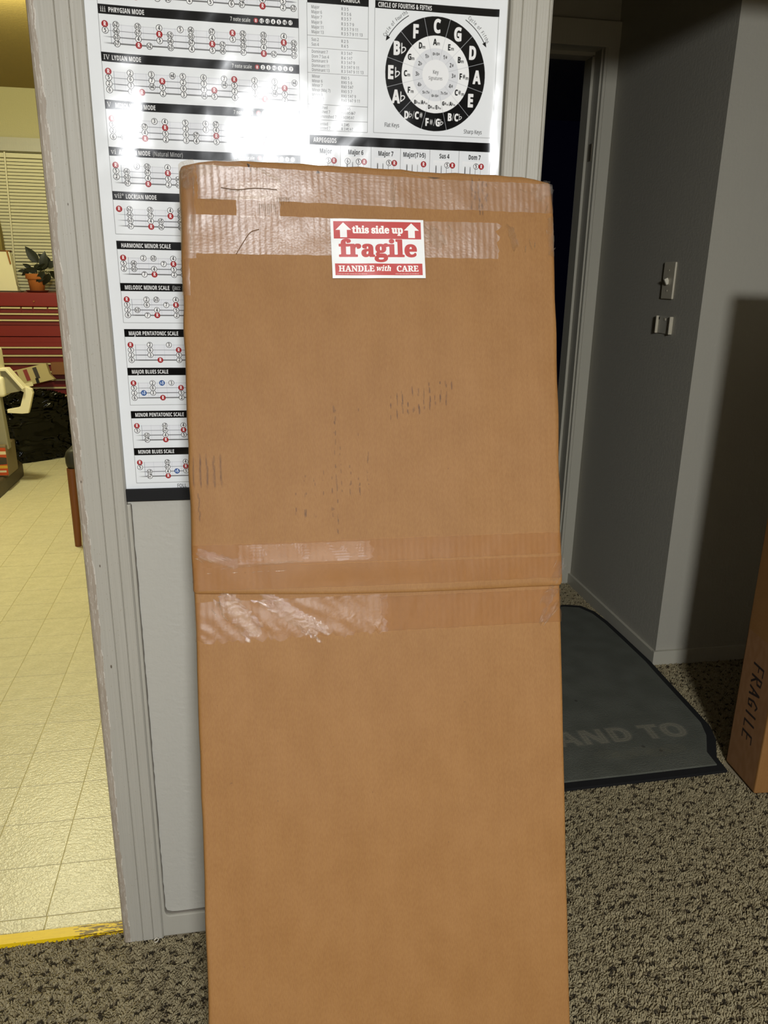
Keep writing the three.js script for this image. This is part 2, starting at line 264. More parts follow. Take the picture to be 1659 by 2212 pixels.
  panel(1.5682, 'IV', 'LYDIAN MODE', [0, 2, 4, 6, 7, 9, 11], { notes: true, sharp4: true });
  panel(1.5072, 'V', 'MIXOLYDIAN MODE', [0, 2, 4, 5, 7, 9, 10], { notes: true });
  panel(1.4455, 'vi', 'AEOLIAN MODE', [0, 2, 3, 5, 7, 8, 10], { notes: true, extra: '(Natural Minor)', at: 0.0475 });
  panel(1.3855, 'vii°', 'LOCRIAN MODE', [0, 1, 3, 5, 6, 8, 10], { notes: true });
  panel(1.3162, '', 'HARMONIC MINOR SCALE', [0, 2, 3, 5, 7, 8, 11]);
  panel(1.2551, '', 'MELODIC MINOR SCALE', [0, 2, 3, 5, 7, 9, 11], { extra: '(Jazz', at: 0.071 });
  panel(1.1859, '', 'MAJOR PENTATONIC SCALE', [0, 2, 4, 7, 9]);
  panel(1.1259, '', 'MAJOR BLUES SCALE', [0, 2, 3, 4, 7, 9], { blue: 3 });
  panel(1.0568, '', 'MINOR PENTATONIC SCALE', [0, 3, 5, 7, 10]);
  panel(0.9956, '', 'MINOR BLUES SCALE', [0, 3, 5, 6, 7, 10], { blue: 6 });
  text('FOLL', 0.082, 0.9305, 0.0062, { narrow: 0.8 });
  // chord formula table
  rect(0.309, 1.665, 0.399, 1.6496, '#0c0c0c'); text('FORMULA', 0.358, 1.656, 0.006, { bold: true, color: '#e8e8e4', narrow: 0.7 });
  const rows = [['Major', 'R 3 5'], ['Major 6', 'R 3 5 6'], ['Major 7', 'R 3 5 7'], ['Major 9', 'R 3 5 7 9'], ['Major 11', 'R 3 5 7 9 11'], ['Major 13', 'R 3 5 7 9 11 13'], ['Sus 2', 'R 2 5'], ['Sus 4', 'R 4 5'], ['Dominant 7', 'R 3 5 b7'], ['Dom 7 Sus 4', 'R 4 5 b7'], ['Dominant 9', 'R 3 5 b7 9'], ['Dominant 11', 'R 3 5 b7 9 11'], ['Dominant 13', 'R 3 5 b7 9 11 13'],
    ['Minor', 'R b3 5'], ['Minor 6', 'R b3 5 6'], ['Minor 7', 'R b3 5 b7'], ['Minor (Maj 7)', 'R b3 5 7'], ['Minor 9', 'R b3 5 b7 9'], ['Minor 11', 'R b3 5 b7 9 11'], ['Diminished', 'R b3 b5'], ['Diminished 7', 'R b3 b5 bb7'], ['Half Diminished 7', 'R b3 b5 b7'], ['Augmented', 'R 3 #5'], ['Augmented 7', 'R 3 #5 b7']];
  const starts = [[0, 1.6447, 0.0064], [6, 1.603, 0.0063], [8, 1.5873, 0.006], [13, 1.5548, 0.0061], [19, 1.5133, 0.006], [22, 1.491, 0.0057]];
  rows.forEach(([a, b], i) => {
    const s = starts.filter((q) => q[0] <= i).pop(), y = s[1] - (i - s[0]) * s[2]; text(a, 0.3145, y, 0.0041, { color: '#5a5a5c', narrow: 0.8 });
    let q = 0.3585; for (const w of b.split(' ')) { const m = w.match(/^([b#]*)(.*)$/); for (const k of m[1]) { (k === 'b' ? flat : sharp)(q + 0.0006, y, 0.0034, '#4a4a4c'); q += 0.0017; } text(m[2], q, y, 0.0041, { color: '#4a4a4c', narrow: 0.8 }); q += 0.0024 * m[2].length + 0.0017; }
  });
  for (const y of [1.608, 1.5918, 1.5592, 1.517, 1.4962, 1.4818]) line(0.308, y, 0.3988, y, 0.0005, '#777');
  line(0.3083, 1.65, 0.3083, 1.4818, 0.0005, '#777'); line(0.3988, 1.65, 0.3988, 1.4818, 0.0005, '#777');
  // circle of fourths and fifths
  rect(0.4088, 1.6592, 0.5985, 1.6492, '#0c0c0c'); text('CIRCLE OF FOURTHS & FIFTHS', 0.413, 1.654, 0.0062, { bold: true, color: '#f4f4f2', narrow: 0.66 });
  for (const q of [[0.4083, 1.65, 0.4083, 1.4823], [0.5978, 1.65, 0.5978, 1.4823], [0.4083, 1.4823, 0.5978, 1.4823]]) line(...q, 0.0005, '#777');
  const cx = 0.5031, cy = 1.5662, disc = (r, f) => { x.beginPath(); x.arc(X(cx), Y(cy), r * K, 0, 7); x.fillStyle = f; x.fill(); };
  disc(0.0778, '#0c0c0c'); 
  const spokes = (r0, r1, w, f) => { for (let k = 0; k < 12; k++) { const a = (k + 0.5) * Math.PI / 6; line(cx + r0 * Math.sin(a), cy + r0 * Math.cos(a), cx + r1 * Math.sin(a), cy + r1 * Math.cos(a), w, f); } };
  spokes(0.05, 0.0778, 0.0007, '#b9bcc0'); disc(0.0528, '#f4f5f4'); disc(0.036, '#e0e2e5'); spokes(0.019, 0.0528, 0.0004, '#b4b7bc'); disc(0.0208, '#f1f2f2');
  const put = (k, r) => [cx + r * Math.sin(k * Math.PI / 6), cy + r * Math.cos(k * Math.PI / 6)];
  const chord = (s, mx, my, h, color, o = {}) => {                     // letters with small flats, sharps and m
    const glyph = [...s].map((q) => q === 'b' ? [q, h * 0.52] : q === '#' ? [q, h * 0.62] : q === 'm' ? [q, h * 0.6] : q === '/' ? [q, h * 0.36] : [q, h * (o.wide ?? 0.66)]); let q = mx - glyph.reduce((t, e) => t + e[1], 0) / 2;
    for (const [g, w] of glyph) { const m = q + w / 2; q += w; if (g === 'b') flat(m, my, h * 0.72, color); else if (g === '#') sharp(m, my, h * 0.72, color); else if (g === 'm') text('m', m, my - h * 0.2, h * 0.58, { align: 'center', color, narrow: 0.8, bold: true }); else if (g === '/') line(m - h * 0.12, my - h * 0.5, m + h * 0.12, my + h * 0.5, h * 0.06, color); else text(g, m, my, h, { bold: true, align: 'center', color, narrow: o.narrow ?? 0.74, fat: o.fat }); }
  };
  ['C', 'G', 'D', 'A', 'E', 'B/Cb', 'F#/Gb', 'Db/C#', 'Ab', 'Eb', 'Bb', 'F'].forEach((s, k) => { const q = put(k, 0.0652); chord(s, q[0], q[1], s.length > 2 ? 0.0105 : 0.0172, '#f2f2f0', { fat: s.length > 2 ? 0.0009 : 0.0015 }); });
  ['Am', 'Em', 'Bm', 'F#m', 'C#m', 'G#m/Abm', 'D#m/Ebm', 'Bbm/A#m', 'Fm', 'Cm', 'Gm', 'Dm'].forEach((s, k) => { const q = put(k, 0.0444); chord(s, q[0], q[1], s.length > 3 ? 0.0052 : 0.0082, '#141414', { fat: 0.0005 }); });
  ['0b/0#', '1#', '2#', '3#', '4#', '7b/5#', '6b/6#', '5b/7#', '4b', '3b', '2b', '1b'].forEach((s, k) => { const q = put(k, 0.0284); chord(s, q[0], q[1], s.length > 2 ? 0.0042 : 0.0056, '#2c2c2c', { wide: 0.6 }); });
  text('Key', cx, cy + 0.004, 0.0052, { align: 'center', color: '#444' }); text('Signatures', cx, cy - 0.0045, 0.0046, { align: 'center', color: '#555', narrow: 0.72 });
  const around = (s, a0, a1, r) => { [...s].forEach((q, i) => { const a = a0 + (a1 - a0) * i / (s.length - 1); text(q, cx + r * Math.sin(a), cy + r * Math.cos(a), 0.0048, { align: 'center', turn: a, narrow: 0.8, color: '#333' }); }); };
  around('Cycle of Fourths', -1.02, -0.53, 0.0935); around('Cycle of Fifths', 0.56, 1.02, 0.0935);
  for (const s of [-1, 1]) {
    x.strokeStyle = '#151515'; x.lineWidth = 0.0009 * K; x.beginPath(); const a = 0.52, b = 1.0; for (let i = 0; i <= 12; i++) { const t = s * (a + (b - a) * i / 12), R = 0.0878; x.lineTo(X(cx + R * Math.sin(t)), Y(cy + R * Math.cos(t))); } x.stroke();
    const t = s * 1.0, R = 0.0878, ex = cx + R * Math.sin(t), ey = cy + R * Math.cos(t), dx = Math.cos(t) * s, dy = -Math.sin(t) * s; x.fillStyle = '#151515'; x.beginPath(); x.moveTo(X(ex + dx * 0.007), Y(ey + dy * 0.007)); x.lineTo(X(ex - dy * 0.003), Y(ey + dx * 0.003)); x.lineTo(X(ex + dy * 0.003), Y(ey - dx * 0.003)); x.fill();
  }
  text('Flat Keys', 0.425, 1.4936, 0.0056, { color: '#222', narrow: 0.76 }); text('Sharp Keys', 0.551, 1.4898, 0.0056, { color: '#222', narrow: 0.76 });
  // arpeggios
  rect(0.3103, 1.475, 0.5963, 1.462, '#0c0c0c'); text('ARPEGGIOS', 0.316, 1.4684, 0.0066, { bold: true, color: '#f4f4f2', narrow: 0.69 });
  [0.3103, 0.3572, 0.4048, 0.4513, 0.498, 0.5452, 0.596].forEach((q) => line(q, 1.462, q, 1.3, 0.0005, '#777'));
  ['Major', 'Major 6', 'Major 7', 'Major(7b5)', 'Sus 4', 'Dom 7'].forEach((s, k) => {
    const mx = [0.3345, 0.381, 0.428, 0.4748, 0.5215, 0.5705][k], y = 1.4536;
    if (k === 3) { text('Major(7', mx - 0.0195, y, 0.0068, { bold: true, narrow: 0.7 }); flat(mx + 0.0085, y, 0.006, '#111'); text('5)', mx + 0.0108, y, 0.0068, { bold: true, narrow: 0.7 }); } else text(s, mx, y, 0.0068, { bold: true, align: 'center', narrow: 0.7 });
    const x0 = [0.3103, 0.3572, 0.4048, 0.4513, 0.498, 0.5452][k]; for (let r = 0; r < 4; r++) line(x0 + 0.0105 + r * 0.0085, 1.4395, x0 + 0.0105 + r * 0.0085, 1.3, [0.0017, 0.0011, 0.0006, 0.0003][r], '#6c6c6c');
    const g = x.createLinearGradient(0, Y(1.447), 0, Y(1.436)); g.addColorStop(0, 'rgba(244,245,244,1)'); g.addColorStop(1, 'rgba(244,245,244,0)'); x.fillStyle = g; x.fillRect(X(x0 + 0.006), Y(1.447), X(0.033), Y(1.436) - Y(1.447));
    if (k !== 3) node(x0 + 0.0285, 1.4405, '5'); node(x0 + 0.037, 1.4405, 'R'); if (k === 1) node(x0 + 0.0112, 1.4405, '6');
  });
  // glossy sheet, held flat on the right and lifting a little along its left edge
  const NX = 61, NY = 92, g = new THREE.PlaneGeometry(PW, PT - PB, NX, NY); g.translate(PW / 2, (PT - PB) / 2, 0);
  const p = g.attributes.position;
  for (let i = 0; i < p.count; i++) {
    const a = p.getX(i), b = p.getY(i) + PB, k = sstep(1.16, 1.36, b) * (1 - 0.8 * sstep(1.5, 1.7, b));
    let z = 0.0016 + 0.00035 * n2(a * 9, b * 7) + 0.00035 * n2(a * 24, b * 17) + 0.0001 * n2(a * 60, b * 50);
    z += k * 0.0119 * Math.pow(clamp(1 - a / 0.09, 0, 1), 2); z += 0.004 * Math.pow(clamp((a - 0.585) / 0.025, 0, 1), 2);
    p.setZ(i, z);
  }
  g.computeVertexNormals();
  const t = thing('wall_poster', 'glossy white poster of scales and chords hung on the wall behind the tall carton', 'poster', [0, PB, 0.0005]);
  part(t, 'sheet', g, phy({ map: tex(c, true, 1, 1, false), roughness: 0.7, specularIntensity: 0, clearcoat: 0.5, clearcoatRoughness: 0.15, side: THREE.DoubleSide }));
  part(t, 'bottom_rail', rbx(0.612, 0.0205, 0.008, 0.0015), std({ color: 0x050506, roughness: 0.8 }), [0.305, 0.0102, 0.0065]).userData.label = 'black strip along the lower edge';
}

// ------------------------------------------------------------------ cardboard
const KW = 1024, KH = 2048;
function kraft(marks) {
  const c = paint(KW, KH, (i, j) => { const f = 5 * n2(i / 3, j / 14) + 3 * n2(i / 1.6, j / 2), b = 2.6 * n2(i / 190, j / 240) + 1.8 * n2(i / 60, j / 70), s = 2 * Math.sin(i / KW * 0.521 / 0.0085 * 6.283); return [149 + f + b + s * 0.4, 105 + f + b + s * 0.4, 55 + f * 0.9 + b]; });
  if (marks) marks(c.getContext('2d'), (u) => u / 0.5207 * KW, (v) => (1 - v / 1.4269) * KH);
  return tex(c);
}
const flute = paint(512, 64, (x, y) => { const v = 128 + 22 * Math.sin(x / 512 * 61 * 6.2832) + 30 * tile(x, y, 512, 64, 60, 20); return [v, v, v]; });
const kraftMain = std({ roughness: 0.66, bumpMap: tex(flute, false, 1, 22), bumpScale: 0.00025, map: kraft((x, U, V) => {
  const r = rng(77), dash = (u, v, h, w, a) => { x.fillStyle = `rgba(62,40,34,${a})`; x.beginPath(); x.ellipse(U(u), V(v), w, h, 0, 0, 7); x.fill(); };
  for (let k = 0; k < 12; k++) for (let i = 0; i < 7; i++) if (r() < 0.62) dash(0.275 + k * 0.0078 + r() * 0.002, 1.083 + 0.0022 * k + i * 0.005 + r() * 0.005, 2 + r() * 7, 1 + r() * 1.3, 0.16 + r() * 0.3);      // rubbed print
  for (let k = 0; k < 60; k++) { const col = (r() * 9) | 0; dash(0.14 + col * 0.0125 + r() * 0.003, 0.952 + r() * r() * 0.13 + (col > 4 ? 0.03 : 0), 1 + r() * 5, 0.8 + r() * 1.2, 0.12 + r() * 0.3); }
  for (let k = 0; k < 26; k++) dash(0.196 + r() * 0.0025, 0.93 + r() * 0.17, 2 + r() * 6, 1 + r(), 0.1 + r() * 0.28);
  for (let k = 0; k < 5; k++) for (let i = 0; i < 9; i++) dash(0.006 + k * 0.0088 + r() * 0.002, 1.0 + i * 0.0042, 6 + r() * 6, 2.2, 0.09 + r() * 0.14);
  for (let i = 0; i < 6; i++) dash(0.012 + r() * 0.002, 0.955 + i * 0.006, 6, 1.6, 0.3);
  for (let k = 0; k < 5; k++) for (let i = 0; i < 14; i++) if (r() < (k === 1 || k === 4 ? 0.25 : 0.66)) dash(0.398 + k * 0.0052 + r() * 0.0026, 1.371 + i * 0.0036, 2 + r() * 3, 1.3 + r(), 0.25 + r() * 0.35);                  // ink code under the tape
  for (let k = 0; k < 40; k++) dash(r() * 0.52, r() * 1.42, 0.6 + r(), 0.6 + r(), 0.3);
  x.fillStyle = 'rgba(40,24,14,.9)'; for (const [u, v, a, b] of [[0.103, 1.4225, 0.004, -0.008], [0.106, 1.417, 0.0015, -0.006], [0.19, 1.414, 0.006, 0.004], [0.336, 1.4185, 0.02, -0.002]]) { x.beginPath(); x.moveTo(U(u), V(v)); x.lineTo(U(u + a), V(v + b * 0.2)); x.lineTo(U(u + a * 0.5), V(v + b)); x.fill(); }
}) });
const kraftPlain = std({ roughness: 0.7, map: kraft(), bumpMap: tex(flute, false, 1, 22), bumpScale: 0.0003 });
const ribs = paint(512, 256, (x, y) => { const w = Math.sin(x / 512 * 61 * 6.2832 + 1.2 * tile(x, y, 512, 256, 12, 3)), v = 120 + 50 * w + 45 * tile(x, y, 512, 256, 50, 14) + 40 * tile(x, y, 512, 256, 150, 90); return [v, v, v]; });
const film = (rough, bump, ior = 1.6, tint = S(254, 249, 241)) => phy({ color: tint, transmission: 1, thickness: 0, ior, roughness: rough, bumpMap: tex(ribs, false, 1 / 0.5207, 1 / 0.26), bumpScale: bump, side: THREE.DoubleSide });
const tapeRibbed = film(0.42, 0.0006, 1.95), tapeFlat = film(0.42, 0.00025, 1.4), tapeFaint = film(0.5, 0.0002, 1.24, S(252, 245, 234)), tapeLoose = film(0.14, 0.0002, 1.8, S(255, 254, 251)), tapeSide = film(0.4, 0.0004, 1.9);

// ------------------------------------------------------------------ the tall carton leaning on the wall
{
  const W = 0.5207, H = 1.4269, D = 0.15;
  const t = thing('tall_carton', 'tall brown taped carton leaning on the wall in front of the poster', 'box', [0.11929, 0.04178, 0.54743]);
  t.rotation.set(-0.2822, -0.0143, 0.0004, 'YXZ');
  const FLARE = 0.012, uvOf = (x, y, z) => [(x + z) / W, y / H], out = new THREE.Vector3();
  const bow = (u, v) => 0.62 * Math.max(0, v - 1.27) ** 2 * (1 - sstep(0.08, 0.4, u)) * sstep(-0.01, 0.03, u);      // panel bulging at the upper left
  const upper = softBox(W, H - 0.846, D, 0.008, 26, 34, 5, (v, n) => {
    out.set(0, 0, 0); const y = v.y + 0.846, low = 1 - sstep(0, 0.07, v.y);
    if (v.y < 0.03) out.y += (1 - v.y / 0.03) * (0.007 - 0.0125 * v.x / W - 0.004 * Math.sin(Math.PI * v.x / W));
    if (v.z > -0.004) out.z += 0.0009 * n2(v.x * 7, y * 6) + 0.0005 * n2(v.x * 19, y * 17) + low * low * FLARE * Math.sin(Math.PI * clamp((v.x - 0.03) / 0.42, 0, 1));
    if (v.x < 0.004) out.x += 0.0012 * n2(y * 11, v.z * 9); if (v.x > W - 0.004) out.x += 0.0012 * n2(y * 9 + 5, v.z * 9);
    if (v.z > -0.004) out.z += bow(v.x, y);
    const tl = Math.exp(-(v.x * v.x + (y - H) ** 2) / 0.0018); out.y -= 0.006 * tl * (0.6 + n3(v.x * 60, y * 60, v.z * 40)); out.z -= 0.003 * tl;      // crushed corner
    const tr = Math.exp(-((v.x - W) ** 2 + (y - H) ** 2) / 0.0012); out.y -= 0.006 * tr; out.x -= 0.003 * tr;
    if (y > H - 0.01) out.y += 0.0014 * n2(v.x * 22, v.z * 18) + 0.0012 * Math.sin(v.x * 7);
    return out;
  }, (x, y, z) => uvOf(x, y + 0.846, z));
  part(t, 'upper_carton', upper, kraftMain, [0, 0.846, 0]);
  part(t, 'lower_carton', softBox(W - 0.005, 0.87, D - 0.008, 0.006, 22, 30, 5, (v) => out.set(v.x < 0.004 ? 0.001 * n2(v.y * 9, 3) : 0, 0, v.z > -0.004 ? 0.001 * n2(v.x * 6, v.y * 5 + 9) : 0), uvOf), kraftMain, [0.002, 0, -0.004]);
  // clear tape: a strip over (u0, v0)-(u1, v1), its ends and edges ragged as told, wrinkled by waves
  function tape(u0, v0, u1, v1, mat, o = {}) {
    const nx = Math.ceil((u1 - u0) / 0.004), ny = Math.max(4, Math.ceil((v1 - v0) / 0.004)), g = new THREE.PlaneGeometry(1, 1, nx, ny), p = g.attributes.position, uv = g.attributes.uv, sd = o.seed ?? u0 * 31 + v0 * 17;
    for (let i = 0; i < p.count; i++) {
      const a = p.getX(i) + 0.5, b = p.getY(i) + 0.5, rl = (o.left ?? 0.0012) * n2(b * 14 + sd, 3), rr = (o.right ?? 0.0012) * n2(b * 14, sd + 9), rt = (o.top ?? 0.0006) * n2(a * 20, sd + 4), rb = (o.bottom ?? 0.0006) * n2(a * 20, sd + 13);
      const u = (u0 + rl) * (1 - a) + (u1 + rr) * a, v = (v0 + rb + (o.tilt ?? 0) * a) * (1 - b) + (v1 + rt + (o.tilt ?? 0) * a) * b, y = v;
      let z = v > 0.851 ? 0.0009 * n2(u * 7, y * 6) + 0.0005 * n2(u * 19, y * 17) + Math.pow(1 - sstep(0, 0.07, v - 0.846), 2) * FLARE * Math.sin(Math.PI * clamp((u - 0.03) / 0.42, 0, 1)) : -0.0034 + 0.001 * n2(u * 6, y * 5 + 9);
      z += 0.0007 + (v > 0.851 ? bow(u, v) : 0) + (o.wr ?? 0) * Math.max(0, n2(u * 60 * Math.cos(o.dir ?? 0) + y * 60 * Math.sin(o.dir ?? 0) + sd, (-u * Math.sin(o.dir ?? 0) + y * Math.cos(o.dir ?? 0)) * 14)) + 0.0002;
      for (const q of [u, W - u]) if (q < 0.008) z -= 0.008 - Math.sqrt(Math.max(0, 0.008 ** 2 - (0.008 - q) ** 2)) * 1;      // follow the rounded edge
      p.setXYZ(i, u, v, z); uv.setXY(i, u, v);
    }
    g.computeVertexNormals(); return part(t, 'packing_tape', g, mat);
  }
  tape(0.0245, 1.3765, 0.519, 1.4175, tapeRibbed, { tilt: -0.003 });
  tape(0.0125, 1.3065, 0.436, 1.3565, tapeRibbed, { tilt: 0.001, right: 0.006 });
  tape(0.074, 1.3535, 0.132, 1.399, tapeRibbed, { bottom: 0.004, left: 0.001 });
  tape(-0.0005, 1.252, 0.0105, 1.3, tapeSide, { bottom: 0.0015, wr: 0.0008 }); tape(-0.0005, 1.3, 0.0205, 1.425, tapeSide, { left: 0, right: 0.002, wr: 0.0008 });
  tape(0.001, 0.888, 0.5195, 0.9185, tapeFaint, { tilt: 0.001, wr: 0.0004, dir: 0.4 }); tape(0.001, 0.858, 0.5195, 0.889, tapeFaint, { tilt: -0.004, wr: 0.0003 });
  tape(0.002, 0.788, 0.262, 0.842, tapeFlat, { bottom: 0.005, wr: 0.0016, dir: 0.9, right: 0.004 }); tape(0.255, 0.79, 0.517, 0.838, tapeFaint, { wr: 0.0006, right: 0.002, tilt: 0 });
  tape(0.062, 0.891, 0.24, 0.917, tapeFlat, { right: 0.01, left: 0.003 });
  // torn glassy splinters hanging from the bridge piece
  { const r = rng(31), gs = []; for (let i = 0; i < 16; i++) { const u = 0.104 + i * 0.0026 + r() * 0.001, l = 0.006 + r() * 0.014 * (i < 9 ? 1 : 0.5), top = i < 9 ? 1.372 : 1.381; const g = new THREE.ConeGeometry(0.0009, l, 4); g.rotateX(Math.PI); g.scale(1, 1, 0.5); g.translate(u, top - l / 2, 0.002 + bow(u, top)); gs.push(g); } part(t, 'torn_fringe', merge(...gs), film(0.15, 0, 1.8, S(255, 255, 253))).userData.label = 'torn hanging threads of tape'; }
  // crumpled film on the corners and across the seam
  function crumple(u, v, w, h, amp, seed, turn = 0, z = 0.0015) {
    const nx = Math.ceil(w / 0.0016), ny = Math.ceil(h / 0.0016), g = new THREE.PlaneGeometry(w, h, nx, ny), p = g.attributes.position;
    for (let i = 0; i < p.count; i++) { const a = p.getX(i), b = p.getY(i), e = (1 - (2 * a / w) ** 4) * (1 - (2 * b / h) ** 4); const q = 1 - Math.abs(n3(a * 90, b * 38, seed)), q2 = 1 - Math.abs(n3(a * 210, b * 120, seed + 4)); p.setXYZ(i, a * (1 + 0.22 * n2(b * 130, seed)), b * (1 + 0.22 * n2(a * 130, seed + 3)), 0.0004 + e * amp * (q * q * 0.7 + q2 * 0.3)); }
    g.rotateZ(turn); g.translate(u, v, z + (v > 0.851 ? bow(u, v) : 0)); g.computeVertexNormals(); part(t, 'crumpled_tape', g, tapeLoose);
  }
  crumple(0.025, 1.409, 0.036, 0.012, 0.004, 1, 0.15); crumple(0.016, 1.396, 0.02, 0.012, 0.004, 2, 0.5); crumple(0.05, 1.4195, 0.06, 0.008, 0.003, 3, 0.1); crumple(0.009, 1.402, 0.01, 0.026, 0.003, 4);
  crumple(0.118, 1.4085, 0.036, 0.0045, 0.003, 5, -0.5); crumple(0.075, 1.378, 0.07, 0.0035, 0.0024, 6, 0.08, 0.002);
  crumple(0.034, 0.9, 0.056, 0.014, 0.0026, 7, -0.3); crumple(0.094, 0.8905, 0.1, 0.004, 0.0022, 8, 0.05);
  crumple(0.5, 0.829, 0.014, 0.03, 0.005, 9, -0.6, -0.001); crumple(0.502, 0.806, 0.007, 0.034, 0.0035, 10, -0.62, -0.0015); crumple(0.489, 0.8, 0.006, 0.026, 0.003, 11, -0.4, -0.0015); crumple(0.512, 0.862, 0.012, 0.03, 0.003, 12, -0.5);
  crumple(0.345, 1.335, 0.02, 0.03, 0.003, 13, 0.7); crumple(0.457, 1.338, 0.01, 0.034, 0.0028, 14, 0.25); crumple(0.513, 1.34, 0.008, 0.05, 0.002, 15); crumple(0.502, 1.404, 0.03, 0.02, 0.003, 16, 0.6); crumple(0.285, 1.394, 0.006, 0.04, 0.002, 17);
  crumple(0.06, 0.823, 0.07, 0.03, 0.003, 18, -0.9, -0.002); crumple(0.13, 0.82, 0.1, 0.024, 0.0022, 19, -0.6, -0.002);
  // single raised wrinkles of film that catch the lamp
  const ridge = film(0.12, 0, 1.9, S(255, 255, 253)), rw = rng(19);
  for (const [a, b, c, d] of [[0.0050, 0.9020, 0.0160, 0.8950], [0.0120, 0.9030, 0.0270, 0.8960], [0.0260, 0.8990, 0.0320, 0.8970], [0.0290, 0.9030, 0.0440, 0.8970], [0.0400, 0.9010, 0.0480, 0.8980], [0.0460, 0.9010, 0.0540, 0.8970], [0.0200, 0.8810, 0.0260, 0.8810], [0.0530, 0.8810, 0.0610, 0.8810], [0.0700, 0.8800, 0.0710, 0.8810], [0.0790, 0.8800, 0.0840, 0.8810], [0.0870, 0.8810, 0.0940, 0.8810], [0.1000, 0.8810, 0.1030, 0.8810], [0.1100, 0.8810, 0.1250, 0.8810], [0.0330, 0.8490, 0.0380, 0.8490], [0.0420, 0.8490, 0.0460, 0.8490], [0.0350, 0.8460, 0.0370, 0.8310], [0.0240, 0.8320, 0.0320, 0.8210], [0.0370, 0.8270, 0.0470, 0.8150], [0.4850, 0.8170, 0.4910, 0.8290], [0.4920, 0.8330, 0.4980, 0.8360], [0.4990, 0.8360, 0.5090, 0.8420], [0.4840, 0.7920, 0.4890, 0.8020], [0.4890, 0.8030, 0.4950, 0.8080], [0.4890, 0.7850, 0.4990, 0.7960], [0.4990, 0.7960, 0.5130, 0.8110], [0.5120, 0.8450, 0.5170, 0.8510], [0.5180, 0.8450, 0.5200, 0.8480], [0.5190, 0.8700, 0.5210, 0.8850], [0.5030, 0.8670, 0.5110, 0.8800], [0.0600, 1.3860, 0.0700, 1.3870], [0.0710, 1.3860, 0.0830, 1.3880], [0.0880, 1.3910, 0.1010, 1.3910], [0.0800, 1.4250, 0.0910, 1.4210], [0.0910, 1.4210, 0.1030, 1.4130], [0.0310, 1.4180, 0.0790, 1.4170], [0.0190, 1.4030, 0.0180, 1.3780], [0.0160, 1.3570, 0.0140, 1.3330], [0.0140, 1.3320, 0.0130, 1.3080], [0.0050, 1.4250, 0.0090, 1.4180], [0.0120, 1.4160, 0.0210, 1.4120], [0.0100, 1.4050, 0.0200, 1.4120], [0.3280, 1.3360, 0.3340, 1.3330], [0.3290, 1.3510, 0.3350, 1.3450], [0.3350, 1.3460, 0.3410, 1.3360], [0.3630, 1.3540, 0.3710, 1.3430], [0.3710, 1.3430, 0.3760, 1.3400], [0.2900, 1.4050, 0.2880, 1.3720], [0.4930, 1.3980, 0.5110, 1.3870], [0.5110, 1.3870, 0.5060, 1.3740], [0.4680, 1.4060, 0.4800, 1.4020], [0.5070, 1.3500, 0.5080, 1.3440], [0.4810, 1.3370, 0.4860, 1.3200], [0.4900, 1.3320, 0.4890, 1.3240], [0.4760, 1.3270, 0.4750, 1.3170], [0.5180, 1.3430, 0.5140, 1.3200], [0.5200, 1.3250, 0.5140, 1.3200], [0.2990, 1.4220, 0.3510, 1.4160]]) {
    const up = (u, v) => (v > 0.851 ? 0.0009 * n2(u * 7, v * 6) + 0.0005 * n2(u * 19, v * 17) + bow(u, v) + Math.pow(1 - sstep(0, 0.07, v - 0.846), 2) * FLARE * Math.sin(Math.PI * clamp((u - 0.03) / 0.42, 0, 1)) : -0.0034) + 0.0014;
    const l = Math.hypot(c - a, d - b), k = 0.06 * l * (rw() - 0.5) * 4, m = [(a + c) / 2 + k * (d - b) / l, (b + d) / 2 - k * (c - a) / l];
    const cv = new THREE.QuadraticBezierCurve3(new THREE.Vector3(a, b, up(a, b)), new THREE.Vector3(m[0], m[1], up(m[0], m[1]) + 0.0004), new THREE.Vector3(c, d, up(c, d))), N = 12, g = new THREE.TubeGeometry(cv, N, 0.0007 + 0.0005 * rw(), 8), p = g.attributes.position;
    for (let i = 0; i <= N; i++) { const q = cv.getPointAt(i / N), f = 0.25 + 0.75 * Math.sqrt(Math.sin(Math.PI * i / N) + 1e-6) * (0.7 + 0.3 * Math.sin(i * 2.1)); for (let j = 0; j <= 8; j++) { const n = i * 9 + j; p.setXYZ(n, q.x + (p.getX(n) - q.x) * f, q.y + (p.getY(n) - q.y) * f, q.z + (p.getZ(n) - q.z) * f); } }
    g.computeVertexNormals(); part(t, 'tape_wrinkle', g, ridge);
  }
  // a slit and a stray thread
  { const cv = new THREE.CatmullRomCurve3([[0.072, 1.3065, 0.002], [0.082, 1.322, 0.003], [0.092, 1.335, 0.003], [0.103, 1.339, 0.0022]].map((q) => new THREE.Vector3(q[0], q[1], q[2] + bow(q[0], q[1])))); part(t, 'loose_thread', new THREE.TubeGeometry(cv, 24, 0.0005, 5), std({ color: S(120, 86, 52), roughness: 0.6 })); }
  { const cv = new THREE.CatmullRomCurve3([[0.055, 1.3905, 0.0014], [0.075, 1.3885, 0.002], [0.1, 1.391, 0.002], [0.128, 1.3905, 0.0014]].map((q) => new THREE.Vector3(q[0], q[1], q[2] + bow(q[0], q[1])))); part(t, 'slit', new THREE.TubeGeometry(cv, 30, 0.0005, 5), std({ color: S(104, 78, 54), roughness: 0.9 })); }
  // the warning sticker
  const c = canvas(1040, 640), x = c.getContext('2d'), red = '#bd302c';
